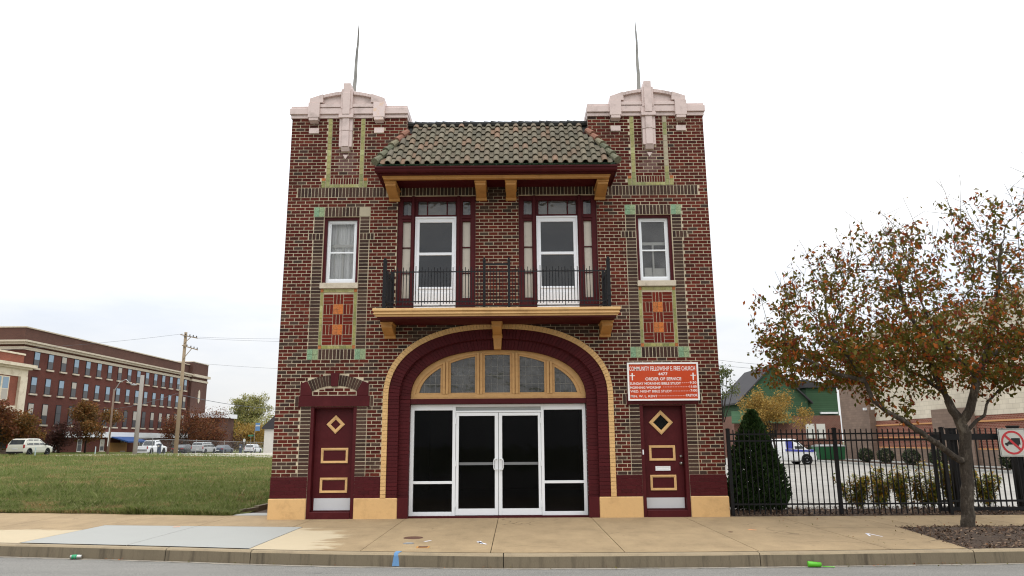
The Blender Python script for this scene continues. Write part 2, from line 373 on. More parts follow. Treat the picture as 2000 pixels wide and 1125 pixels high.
# ---- dark brick borders, soldier courses, arches
def soldiers(x0, x1, z0, z1, n=None, m=2):
    n = n or max(1, round((x1-x0)/.078)); p = (x1-x0)/n
    for i in range(n): brick(x0+i*p+.006, x0+(i+1)*p-.006, z0+.006, z1-.006, m, .01)
for s in (-1, 1):
    c = s*CT
    for sd in (-1, 1):
        a, b = sorted((c+sd*.415, c+sd*.63))
        for k in range(35, 74):
            if 67 <= k < 69: continue
            brick(a+(.006 if sd > 0 else 0), b, zk(k)+.006, zk(k+1)-.006, 2)
        a2, b2 = sorted((c+sd*.415, c+sd*.745)); soldiers(a2, b2, zk(67), zk(69))
        a, b = sorted((c+sd*.5, c+sd*.715))
        for k in range(0, 19): brick(a, b, zk(k)+.006, min(2.345, zk(k+1)-.006), 2)
        a, b = sorted((c+sd*.785, c+sd*.85)); brick(a, b, 2.36, 2.58, 2)
    soldiers(c-.4, c+.4, zk(32), zk(35)); soldiers(c-.4, c+.4, zk(74), zk(77))
    a, b = sorted((s*4.61, s*2.56)); soldiers(a, b, zk(80), zk(83)); soldiers(s*CU2-.333, s*CU2+.333, zk(84), zk(86), 11, 1)
    # basket weave
    x0, zt = c-.335, 4.84
    cw, ch = .2235, .2295
    for r in range(5):
        for q in range(3):
            xa = x0+q*cw; za = zt-(r+1)*ch
            if r % 2 == 1 and q == 1: continue
            vert = (q == 1) == (r % 2 == 0)
            for t in range(3):
                wb.cur = 4
                if vert: wb.box(xa+t*cw/3+.007, xa+(t+1)*cw/3-.007, -.009, .02, za+.007, za+ch-.007)
                else: wb.box(xa+.007, xa+cw-.007, -.009, .02, za+t*ch/3+.007, za+(t+1)*ch/3-.007)
    # segmental arch over the small doors
    for sd in (-1, 1):
        n = 8
        for i in range(n):
            t0, t1 = i/n, (i+1)/n
            def P(t, o):
                xo = .095+(.595-.095)*t; xi = .08+(.49-.08)*t
                return (c+sd*xo, 3.03-.125*t**1.8) if o else (c+sd*xi, 2.80-.12*t**1.8)
            e = .09
            q = [P(t0+e/n, 0), P(t1-e/n, 0), P(t1-e/n, 1), P(t0+e/n, 1)]
            if sd < 0: q = q[::-1]
            wb.cur = 2; wb.prism(q, -.011, .02)
    for r, h in ((0, .47), (1, .34)):
        za = 2.6+r*.078; x = c-h; st = .105*(r % 2)
        while x < c+h-.03:
            l = min(.2 if x > c-h else .12, c+h-x); brick(x+.006, x+l-.006, za+.006, min(za+.07, 2.745 if abs(x-c) < .3 else 2.72), 1); x += .21 if l > .15 else .125
soldiers(-2.29, -.5, 7.135, 7.345, 22, 3); soldiers(.48, 2.27, 7.135, 7.345, 22, 3)
wall = wb.build('wall', [M['mortar'], M['brick'], M['dark_brick'], M['grime_brick'], M['panel_brick'], M['washed_brick']], B)
# side, rear and inner shell
sh = MB()
DEP = 17
for s in (-1, 1):
    a, b = sorted((s*W, s*(W-.33)))
    sh.box(a, b, .0015 if False else .003, DEP, 0, 8.6)
sh.box(-W+.33, W-.33, DEP-.33, DEP, 0, 8.6)
for s in (-1, 1):      # tower tops
    a, b = sorted((s*W, s*2.13))
    sh.box(a, b, .003, 2.7, 8.601, 9.058)
    sh.box(*sorted((s*(W-.331), s*2.13)), .34, 2.7, 8.2, 8.6)
sh.build('side_wall', M['back_wall'], B)
it = MB(); it.box(-4.5, 4.5, .34, DEP-.34, 8.3, 8.45); it.build('flat_roof', M['roof_deck'], B)
it = MB()
it.box(-4.5, 4.5, .35, 9, 4.0, 4.26); it.box(-4.5, -.1, 3.4, 3.5, 4.26, 8.2); it.box(-.05, 4.5, 3.4, 3.5, 4.26, 8.2); it.box(-.1, 0, .36, 3.4, 4.26, 8.2)
it.build('upper_partition', M['room'], B)
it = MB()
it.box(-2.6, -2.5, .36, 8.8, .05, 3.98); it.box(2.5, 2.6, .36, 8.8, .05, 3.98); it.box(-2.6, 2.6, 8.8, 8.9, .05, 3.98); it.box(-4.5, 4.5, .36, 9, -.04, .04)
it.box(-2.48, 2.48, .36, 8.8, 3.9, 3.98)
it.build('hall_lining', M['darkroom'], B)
# ---- painted base
for s in (-1, 1):
    for a, b in ((2.5, 3.058), (4.062, W+.012)):
        bs = MB()
        x0, x1 = sorted((s*a, s*b))
        for k in range(6):
            z0 = .436+k*.0733; x = x0; st = .105*(k % 2); first = True
            while x < x1-.01:
                l = min((.211-st if first else .211), x1-x); bs.box(x+.001, x+l-.001, -.014+random.uniform(-.001, .001), .01, z0+.001, z0+.0723); x += l; first = False
        bs.build('painted_brick_band', M['maroon_brick'], B, .002)
for s in (-1, 1):
    for a, b in ((2.135, 3.057), (4.063, W+.03)):
        x0, x1 = sorted((s*a, s*b)); pl = MB(); pl.box(x0, x1, -.035, .2 if a > 4 else .02, -.02, .43); pl.build('plinth', M['cream'], B, .014)
# ---- big entrance arch: cream hood, two maroon rings
def archring(mb, ao, bo, ai, bi, y0, y1, zb, step=.078, gap=.0025):
    N = 240; co = oval(ao, bo, 2.5, AN, N); ci = oval(ai, bi, 2.5, AN, N)
    L = [0]
    for p, q in zip(co, co[1:]): L.append(L[-1]+math.hypot(q[0]-p[0], q[1]-p[1]))
    n = int(L[-1]/step); idx = [min(range(N+1), key=lambda i: abs(L[i]-L[-1]*t/n)) for t in range(n+1)]
    for i, j in zip(idx, idx[1:]):
        o0, o1, i0, i1 = [Vector((*c, 0)) for c in (co[i], co[j], ci[i], ci[j])]
        g = gap/max(step, .01); oo0 = o0.lerp(o1, g); oo1 = o1.lerp(o0, g); ii0 = i0.lerp(i1, g); ii1 = i1.lerp(i0, g)
        d = random.uniform(-.002, .002)
        mb.prism([(oo0.x, oo0.y), (ii0.x, ii0.y), (ii1.x, ii1.y), (oo1.x, oo1.y)], y0+d, y1)
    z = zb
    while z < 2.5-.02:
        h = min(step, 2.5-z)
        for s in (-1, 1):
            x0, x1 = sorted((s*ao, s*ai)); d = random.uniform(-.002, .002)
            mb.box(x0, x1, y0+d, y1, z+gap, z+h-gap)
        z += h
h = MB(); archring(h, 2.5, 1.64, 2.386, 1.525, -.035, .01, .43); h.build('arch_hood', M['cream_brick'], B, .003)
h = MB(); archring(h, 2.386, 1.525, 2.15, 1.305, -.006, .05, .43); archring(h, 2.155, 1.31, 1.925, 1.08, .10, .4, .0, gap=.0015)
archring(h, 2.384, 1.523, 2.15, 1.305, .05, .3, .43, .5, 0)
for s in (-1, 1):
    x0, x1 = sorted((s*2.134, s*1.91)); h.box(x0, x1, -.03, .09, -.02, .43)
h.build('arch_ring', M['maroon_brick'], B, .003)
# ---- fanlight
YF = .27
def halfpane(x0, x1, a, b, zc, zb, N=10):
    top = oval(a, b, zc, 2.0, N, x0, x1)
    pts = [(x0, zb), (x1, zb)] + top[::-1]
    return [rc(max(min(x, x1), x0), max(z, zb+.001), YF) for x, z in pts]
fl = thing  # (alias unused)
fw = MB()
co, ci = oval(1.97, 1.16, 2.46, AN, 40), oval(1.80, .97, 2.52, 2.05, 40)
co = [rc(*p, YF) for p in co]; ci = [rc(*p, YF) for p in ci]
for i in range(40):
    fw.quad((co[i][0], YF-.06, co[i][1]), (co[i+1][0], YF-.06, co[i+1][1]), (ci[i+1][0], YF-.06, ci[i+1][1]), (ci[i][0], YF-.06, ci[i][1]))
    fw.quad((ci[i][0], YF-.06, ci[i][1]), (ci[i+1][0], YF-.06, ci[i+1][1]), (ci[i+1][0], YF+.05, ci[i+1][1]), (ci[i][0], YF+.05, ci[i][1]))
x0, z0 = rc(-1.98, 2.485, YF); x1, z1 = rc(1.98, 2.60, YF)
fw.box(x0, x1, YF-.09, YF+.05, z0, z0+.035); fw.box(x0, x1, YF-.066, YF+.052, z0+.036, z1)
mull = [(-1.235, -1.045), (-.485, -.305), (.285, .465), (1.03, 1.215)]
for a, b in mull:
    zt = 2.52+.93*math.sqrt(1-(((a+b)/2)/1.80)**2); xa, za = rc((a+b)/2-.06, zt+.06, YF); xb, _ = rc((a+b)/2+.06, zt, YF)
    fw.box(xa, (xa+xb)/2-.008, YF-.085, YF+.05, z1-.003, za); fw.box((xa+xb)/2+.008, xb, YF-.085, YF+.05, z1-.003, za); fw.box((xa+xb)/2-.009, (xa+xb)/2+.009, YF-.05, YF+.05, z1, za)
fan = fw.build('fanlight_frame', M['frame_ochre'], B, .004)
panes = [(-1.716, -1.25), (-1.028, -.50), (-.285, .262), (.475, 1.01), (1.235, 1.72)]
for a, b in panes:
    inn = halfpane(a, b, 1.722, .905, 2.55, 2.627); out = halfpane(max(a-.072, -1.80), min(b+.072, 1.80), 1.80, .98, 2.545, 2.56)
    s = MB(); s.ring(out, inn, YF-.035, YF+.03); sash = s.build('fanlight_sash', M['frame_ochre'], B)
    g = MB(); g.quad(*[(x, YF+.01, z) for x, z in inn]); g.build('leaded_pane', M['glass_lead'], sash)
    c = MB(); n = 4; (xa, zb), (xb, _) = inn[0], inn[1]
    tops = inn[2:]
    def topz(x):
        best = [p for p in tops]; best.sort(); 
        for p, q in zip(best, best[1:]):
            if p[0] <= x <= q[0]+1e-6: return p[1]+(q[1]-p[1])*(x-p[0])/max(1e-6, q[0]-p[0])
        return best[-1][1]
    for i in range(1, n):
        x = xa+(xb-xa)*i/n; zt = topz(x)
        if zt > zb+.03: c.box(x-.004, x+.004, YF+.002, YF+.012, zb, zt)
    z = zb+.19
    while z < max(p[1] for p in tops)-.03:
        xsn = [xa+(xb-xa)*i/60 for i in range(61) if topz(xa+(xb-xa)*i/60) >= z]
        if len(xsn) > 2: c.box(xsn[0], xsn[-1], YF+.001, YF+.011, z-.004, z+.004)
        z += .19
    c.build('lead_came', M['leadcame'], sash)
# ---- storefront
YS = .30
def SX(px, py): return UX(px, py, YS)
def SZ(px, py): return UZ(px, py, YS)
zt, zb = SZ(972, 789.5), SZ(972, 1006.5); zh = SZ(972, 800)
bm = MB(); bm.box(-1.97, 1.97, YS-.16, YS+.05, zt+.005, SZ(972, 779)); bm.build('entrance_beam', M['maroon'], B, .005)
bm = MB(); bm.box(-1.97, 1.97, YS-.1, YS+.08, -.02, zb-.004); bm.build('entrance_step', M['maroon'], B, .005)
xL0, xL1, xv0, xv1 = SX(800, 900), SX(808, 900), SX(883.6, 900), SX(889.6, 900)
xr1, xr0, xw0, xw1 = SX(1145.5, 900), SX(1139, 900), SX(1057.5, 900), SX(1063, 900)
sf = MB(); d0, d1 = YS-.055, YS+.045
for a, b in ((xL0, xL1), (xv0, xv1), (xw0, xw1), (xr0, xr1)): sf.box(a, b, d0, d1, zb, zt)
for a, b in ((xL1, xv0), (xw1, xr0)):
    sf.box(a, b, d0+.003, d1, zb, SZ(972, 999)); sf.box(a, b, d0+.003, d1, zh-.01, zt); sf.box(a, b, d0+.003, d1, SZ(972, 944.3), SZ(972, 939))
sf.box(xv1, xw0, d0+.003, d1, SZ(972, 794.5), zt); sf.box(xv1, xw0, d0+.003, d1, SZ(972, 805.5), SZ(972, 802))
for x in (xL0-.045, xr1+.012): sf.box(x, x+.033, d0-.05, d0+.02, 0, zt)
sfo = sf.build('storefront_frame', M['white_alu'], B, .003)
g = MB(); g.box(xv1, xw0, YS-.02, YS+.02, SZ(972, 802), SZ(972, 794.5)); g.build('head_panel', M['grey_strip'], sfo)
for a, b in ((xL1, xv0), (xw1, xr0)):
    for za, zb2 in ((SZ(972, 999), SZ(972, 944.3)), (SZ(972, 939), zh-.01)):
        g = MB(); g.quad((a, YS, za), (b, YS, za), (b, YS, zb2), (a, YS, zb2)); g.build('shop_pane', M['glass_shop'], sfo)
xm = SX(973.8, 900)
for s, (a, b, ga, gb) in ((-1, (xv1+.006, xm-.005, SX(896, 900), SX(966.5, 900))), (1, (xm+.005, xw0-.006, SX(981, 900), SX(1051.5, 900)))):
    d = MB(); z0, z1 = zb+.006, SZ(972, 806); y0, y1 = YS-.04, YS+.01
    d.box(a, ga, y0, y1, z0, z1); d.box(gb, b, y0, y1, z0, z1); d.box(ga, gb, y0+.002, y1, z0, SZ(972, 993)); d.box(ga, gb, y0+.002, y1, SZ(972, 812), z1)
    for hz in (SZ(972, 822), SZ(972, 905), SZ(972, 985)):
        hx = a if s < 0 else b; d.box(hx-.012, hx+.012, y0-.025, y0+.001, hz-.06, hz+.06)
    dl = d.build('glass_door', M['white_alu'], B, .003)
    g = MB(); g.quad((ga, YS-.012, SZ(972, 993)), (gb, YS-.012, SZ(972, 993)), (gb, YS-.012, SZ(972, 812)), (ga, YS-.012, SZ(972, 812))); g.build('pane', M['glass_shop'], dl)
    g = MB(); zc = SZ(972, 905.5); g.box(ga, gb, YS+.05, YS+.10, zc-.028, zc+.028); g.build('push_bar', M['white_alu'], dl)
    hx = (xm-.07) if s < 0 else (xm+.07); z0h, z1h = SZ(972, 917), SZ(972, 896); sgn = s
    p = MB(); xo = hx-s*.03
    p.tube([(xo, y0, z0h+.01), (xo, y0-.05, z0h), (hx+s*.02, y0-.06, z0h+.005), (hx+s*.03, y0-.06, z0h+.04), (hx+s*.03, y0-.06, z1h-.04), (hx+s*.02, y0-.06, z1h-.005), (xo, y0-.05, z1h), (xo, y0, z1h-.01)], .013, 8)
    p.build('door_handle', M['white_alu'], dl, smooth=True)
# ---- side doors
def sidedoor(s):
    yd = .15
    c = s*CT; px = (lambda x, y: UX(x, y, yd)); 
    if s < 0: E = dict(op=(605, 697, 598, 693), d=(613.5, 693), dia=(656, 829, 18.4, 10), p1=(628, 679.5, 875, 904.5), p2=(625.5, 678, 933, 962.5), kick=(613, 690, 973.3, 998), thr=999)
    else: E = dict(op=(1250, 1349, 1256, 1352), d=(1256, 1342), dia=(1290.5, 825, 24, 15.5), p1=(1267, 1319.5, 870, 899.5), p2=(1269.5, 1322, 927.5, 957.5), kick=(1259, 1338, 972, 998), thr=1000)
    zt = 2.315; zth = .172
    fr = MB(); xl, xr = c-.5, c+.5
    fr.box(xl-.004, xl+.075, .0, yd+.04, -.01, 2.35); fr.box(xr-.075, xr+.004, .0, yd+.04, -.01, 2.35); fr.box(xl+.075, xr-.075, .005, yd+.04, zt, 2.352)
    fr.box(xl+.0755, xr-.0755, -.02, yd+.04, -.02, zth-.02); fr.box(xl+.0755, xr-.0755, yd-.05, yd+.05, zth-.02, zth)
    fo = fr.build('door_frame', M['maroon'], B, .006)
    d = MB()
    xa, xb = xl+.08, xr-.08
    if s < 0: d.box(xa, xb, yd, yd+.04, zth+.004, zt-.003)
    else:      # opening for the diamond light
        cx, cz = U(E['dia'][0], E['dia'][1], yd); hh = E['dia'][3]/92
        dm = [(cx, cz-hh), (cx+hh, cz), (cx, cz+hh), (cx-hh, cz)]
        rr = [(xa, zth+.004), (xb, zth+.004), (xb, zt-.003), (xa, zt-.003)]
        for i in range(4):
            j = (i+1) % 4; p = rr[i]; q = rr[j]; e = dm[i]; f2 = dm[j]
            d.quad((p[0], yd, p[1]), (q[0], yd, q[1]), (f2[0], yd, f2[1]), (e[0], yd, e[1]))
    do = d.build('door', M['maroon'], B)
    cx, cz = U(E['dia'][0], E['dia'][1], yd); ho, hi = E['dia'][2]/92, E['dia'][3]/92
    q = MB(); dia = lambda h: [(cx, cz-h), (cx+h, cz), (cx, cz+h), (cx-h, cz)]
    q.ring(dia(ho), dia(hi), yd-.02, yd+.001); q.ring(dia(ho*.9), dia(ho*.72), yd-.028, yd-.019); q.build('diamond_moulding', M['cream'], do)
    if s > 0:
        g = MB(); p = dia(hi+.01); g.quad(*[(a, yd+.012, b) for a, b in p]); g.build('diamond_pane', M['glass_shop'], do)
        g = MB(); g.box(cx-.3, cx+.3, yd+.1, yd+.12, cz-.3, cz+.3); g.build('backing', M['dark'], do)
    for k in ('p1', 'p2'):
        a0, a1, b0, b1 = E[k]; x0, z1 = U(a0, b0, yd); x1, z0 = U(a1, b1, yd); t = .05
        rect = lambda i: [(x0+i, z0+i), (x1-i, z0+i), (x1-i, z1-i), (x0+i, z1-i)]
        q = MB(); q.ring(rect(0), rect(t), yd-.018, yd+.001); q.ring(rect(.006), rect(.028), yd-.026, yd-.017); q.build('panel_moulding', M['cream'], do)
    x0, z1 = U(E['kick'][0], E['kick'][2], yd); x1, z0 = U(E['kick'][1], E['kick'][3], yd)
    q = MB(); q.box(max(x0, xa+.01), min(x1, xb-.005), yd-.006, yd+.001, max(z0, zth+.006), z1); q.build('kick_plate', M['kick'], do)
    if s > 0:
        x, z = U(1329.5, 894, yd)
        for pz, r, nm in ((z+.03, .028, 'deadbolt'), (z-.115, .034, 'door_knob')):
            q = MB(); q.tube([(x, yd+.001, pz), (x, yd-.015, pz), (x, yd-.02, pz), (x, yd-.055, pz)], [r, r, r*.45, r*.9], 12)
            q.build(nm, M['chrome'], do, smooth=True)
        x0, z1 = U(1280, 910.5, yd); x1, z0 = U(1309.5, 919, yd); q = MB(); q.ring([(x0, z0), (x1, z0), (x1, z1), (x0, z1)], [(x0+.03, z0+.025), (x1-.03, z0+.025), (x1-.03, z1-.02), (x0+.03, z1-.02)], yd-.014, yd+.001); q.box(x0+.032, x1-.032, yd-.009, yd+.001, z0+.027, z1-.022); q.build('letter_slot', M['white_alu'], do)
        x, z = U(1256, 883, 0); q = MB(); q.box(x-.012, x+.012, -.02, .01, z-.05, z+.05); q.build('doorbell', M['white_alu'], fo)
    # maroon surround
    p = MB(); p.box(c-.775, c+.775, -.03, .04, 2.352, 2.585)
    for sd in (-1, 1):
        q = [(c+sd*.49, 2.587), (c+sd*.745, 2.587), (c+sd*.745, 2.85), (c+sd*.605, 2.905), (c+sd*.495, 2.69)]
        p.prism(q if sd > 0 else q[::-1], -.03, .03)
    p.prism([(c-.073, 2.785), (c+.073, 2.785), (c+.093, 3.074), (c-.093, 3.074)], -.05, .03)
    p.build('door_surround', M['maroon'], B, .005)
sidedoor(-1); sidedoor(1)
# ---- coloured tiles
def tiles(name, mat, cells, parent, d=.013):
    t = MB()
    for x0, x1, z0, z1 in cells: t.box(x0+.003, x1-.003, -d+random.uniform(-.001, .001), .015, z0+.003, z1-.003)
    return t.build(name, mat, parent)
for s in (-1, 1):
    c = s*CT; u = s*CU2
    cells = []
    zt, zb, hw = 4.955, 3.61, .41
    n = 8
    for sd in (-1, 1):
        a, b = sorted((c+sd*hw, c+sd*(hw-.068)))
        for i in range(n): cells.append((a, b, zb+.075+(zt-zb-.15)*i/n, zb+.075+(zt-zb-.15)*(i+1)/n))
    for i in range(5):
        xa = c-hw+.068+(2*hw-.136)*i/5; xb = c-hw+.068+(2*hw-.136)*(i+1)/5
        cells += [(xa, xb, zb, zb+.075), (xa, xb, zt-.075, zt)]
    tiles('tile_panel_border', M['green_tile'], cells, B)
    oc = [(c+sd*hw-(.068 if sd > 0 else 0), c+sd*hw+(.068 if sd < 0 else 0), z, z+.075) for sd in (-1, 1) for z in (zb, zt-.075)]
    for r in (1, 3):
        xa = c-.335+.2235; za = 4.84-(r+1)*.2295
        for i in (0, 1):
            for j in (0, 1): oc.append((xa+i*.112, xa+(i+1)*.112, za+j*.115, za+(j+1)*.115))
    for i in range(0, 4): tiles('orange_corner_tile', M['orange_tile'], oc[i:i+1], B)
    for i in (4, 8): tiles('orange_tile_inset', M['orange_tile'], oc[i:i+4], B)
    mc = []; patch = []
    for z0 in (zk(32), zk(74)):
        for sd in (-1, 1):
            a, b = sorted((c+sd*.405, c+sd*.645)); h2 = (zk(3)-zk(0))/2
            if s < 0 and sd > 0 and z0 > 5: patch.append((a, b, z0, z0+2*h2)); continue
            for i in (0, 1):
                for j in (0, 1): mc.append((a+i*.12, a+(i+1)*.12, z0+j*h2, z0+(j+1)*h2))
    for i in range(0, len(mc), 4): tiles('mint_tile_block', M['mint_tile'], mc[i:i+4], B)
    if patch: tiles('patched_block', M['stone_patch'], patch, B)
    gc = []; gp = []
    for sd in (-1, 1):
        a, b = u+sd*.385-.044, u+sd*.385+.044; z = zk(83)+.004
        while z < 9.03:
            (gp if (s > 0 and sd > 0 and z > 7.75 and not 8.55 < z < 8.9) else gc).append((a, b, z, min(9.05, z+.155))); z += .155
        a, b = sorted((u+sd*.44, u+sd*.53)); gc.append((a, b, zk(83)+.004, zk(84)+.05)); gc.append((a, b, zk(84)+.05, zk(86)-.07))
    for i in range(6): gc.append((u-.335+.67*i/6, u-.335+.67*(i+1)/6, zk(83)+.004, zk(84)-.002))
    for sd in (-1, 1):
        e = lambda L_: [k_ for k_ in L_ if (k_[0]+k_[1])/2*sd > u*sd+.34]
        tiles('tile_pilaster_strip', M['green_tile'], [k_ for k_ in e(gc) if k_[2] < 7.8 or not (s > 0 and sd > 0)], B)
        if s > 0 and sd > 0: tiles('tile_pilaster_strip', M['green_tile'], [k_ for k_ in e(gc) if k_[2] >= 7.8], B)
    tiles('tile_base_strip', M['green_tile'], [k_ for k_ in gc if abs((k_[0]+k_[1])/2-u) < .34], B)
    for j, gpp in enumerate(([k_ for k_ in gp if k_[2] < 8.6], [k_ for k_ in gp if k_[2] >= 8.6])):
        if gpp: tiles('patched_strip', M['stone_patch'], gpp, B)
    for sd in (-1, 1): tiles('orange_corner_tile', M['orange_tile'], [(*sorted((u+sd*.44, u+sd*.53)), zk(86)-.07, zk(86))], B)
    # sill
    sl = MB(); sl.box(c-.43, c+.43, -.06, .2, 4.965, zk(54)+.004); sl.build('window_sill', M['limestone'], B, .006)
    # terracotta tower crown
    t = MB(); ox, ix = s*W, s*2.13
    def hb(a0, a1, y0, y1, z0, z1): t.box(*sorted((a0, a1)), y0, y1, z0, z1)
    hb(ox+s*.025, ix-s*.015, -.035, 2.72, 9.062, 9.15); hb(ox+s*.05, ix-s*.025, -.075, 2.75, 9.152, 9.305); hb(ox+s*.03, ix-s*.01, -.035, 2.7, 9.306, 9.372)
    t.build('tower_coping', M['terracotta'], B, .008)
    t = MB()
    hb(u-.63, u+.63, -.09, .3, 9.315, 9.40)
    arc = [(u+x, 9.73-.09*(abs(x)/.575)**1.8) for x in np.linspace(-.575, .575, 17)]
    arci = [(x, z-.085) for x, z in arc]
    t.prism([(u-.56, 9.402)]+[(u+.56, 9.402)]+[(x*1, z-.01) for x, z in arc[::-1]], -.02, .3)
    for (a, b), (c2, d2) in zip(zip(arc, arc[1:]), zip(arci, arci[1:])):
        if abs((a[0]+b[0])/2-u) < .12: continue
        t.prism([c2, d2, b, a], -.085, .31)
    for sd in (-1, 1):
        for (xa, xb) in ((.18, .50),):
            for zz in (9.565, 9.41): pass
        q = [(u+sd*.56, 9.425), (u+sd*.885, 9.425), (u+sd*.885, 9.535), (u+sd*.575, 9.645)]
        t.prism(q if sd > 0 else q[::-1], -.11, .33)
    t.build('parapet_crown', M['terracotta'], B, .006)
    for sd in (-1, 1):
        t = MB(); c2 = u+sd*.765
        t.box(c2-.135, c2+.135, -.13, .2, 9.045, 9.42); t.box(c2-.11, c2+.11, -.125, .02, 8.975, 9.044)
        t.prismx([(-.12, 8.974), (.02, 8.974), (.02, 8.93)], c2-.1, c2+.1)
        t.box(c2-.115, c2+.115, -.035, .02, 8.685, 8.82)
        t.build('corbel_block', M['terracotta_worn'] if (s < 0 and sd > 0) else M['terracotta'], B, .006)
    t = MB()
    t.box(u-.085, u+.085, -.17, .35, 9.105, 9.65); t.box(u-.085, u+.085, -.15, .36, 9.652, 9.90)
    t.box(u-.135, u+.135, -.125, .34, 9.26, 9.76); t.box(u-.165, u+.165, -.115, .2, 9.1, 9.259)
    t.box(u-.17, u+.17, -.16, .2, 9.022, 9.099)
    t.box(u-.155, u+.155, -.10, .02, 8.713, 9.02); t.box(u-.08, u+.08, -.135, -.09, 8.713, 9.02)
    t.box(u-.15, u+.15, -.095, .02, 8.318, 8.708); t.box(u-.08, u+.08, -.13, -.09, 8.318, 8.708)
    t.prismx([(-.115, 8.315), (.02, 8.315), (.02, 8.22), (-.06, 8.22)], u-.095, u+.095)
    t.prism([(u, 8.035), (u+.067, 8.15), (u-.067, 8.15)], -.03, .02)
    fi = t.build('finial', M['terracotta'], B, .005)
    sp = MB(); xb = -3.545 if s < 0 else 3.464; xt = -3.463 if s < 0 else 3.449; zt2 = 11.93 if s < 0 else 11.85
    n = 9; sp.tube([(xb+(xt-xb)*(i/n)+.006*math.sin(i*2), .5, 9.25+(zt2-9.25)*i/n) for i in range(n+1)], [.062-.047*(i/n)**1.1 if i < n else .006 for i in range(n+1)], 8)
    sp.build('spire', M['spire'], B)
# ---- windows of the towers
for s in (-1, 1):
    c = s*CT; yw = .14
    z0w, z1w = zk(54)+.004, zk(74)
    m_ = MB(); m_.ring([(c-.405, z0w), (c+.405, z0w), (c+.405, z1w), (c-.405, z1w)], [(c-.34, z0w+.02), (c+.34, z0w+.02), (c+.34, z1w-.06), (c-.34, z1w-.06)], .05, yw+.06)
    wf = m_.build('window_frame', M['maroon'], B, .004)
    a, b, zb, zt = c-.338, c+.338, z0w+.022, z1w-.062
    q = MB(); rr = lambda i, bt=0: [(a+i, zb+i+bt), (b-i, zb+i+bt), (b-i, zt-i), (a+i, zt-i)]
    q.ring(rr(0), rr(.05, .02), yw-.03, yw+.03); q.ring(rr(.045, .02), rr(.075, .03), yw-.012, yw+.03); zmid = (zb+zt)/2-.02
    q.box(a+.07, b-.07, yw-.015, yw+.02, zmid-.018, zmid+.018)
    q.build('sash', M['white_alu'], wf, .003)
    g = MB(); p = rr(.06); g.quad(*[(x, yw+.005, z) for x, z in p]); g.build('pane', M['glass'], wf)
    q = MB(); y = yw+.09
    q.box(c-.02, c+.02, y, y+.03, zb, zmid+.15); q.box(a+.05, b-.05, y, y+.03, zmid+.15, zmid+.22)
    if s < 0:
        q.box(c-.2, c-.185, y, y+.03, zb, zmid+.15); q.box(c+.17, c+.185, y, y+.03, zb, zmid+.15); q.box(c-.15, c-.14, y, y+.03, zmid+.22, zt); q.box(c+.14, c+.15, y, y+.03, zmid+.22, zt)
    else: q.box(c+.02, c+.27, y+.04, y+.06, zb, zb+.33); q.box(c-.2, c-.02, y+.05, y+.06, zb, zb+.35)
    q.build('inner_sash', M['sashwhite'], wf, .003)
    if s < 0:
        q = MB(); n = 40; ys = [y+.055+.02*math.sin(i*1.3)+.01*math.sin(i*.5) for i in range(n+1)]
        for i in range(n): q.quad(*[(a+(b-a)*t/n, ys[t], z) for t, z in ((i, zb-.1), (i+1, zb-.1), (i+1, zt+.1), (i, zt+.1))])
        q.build('curtain', M['curtain'], wf, smooth=True)
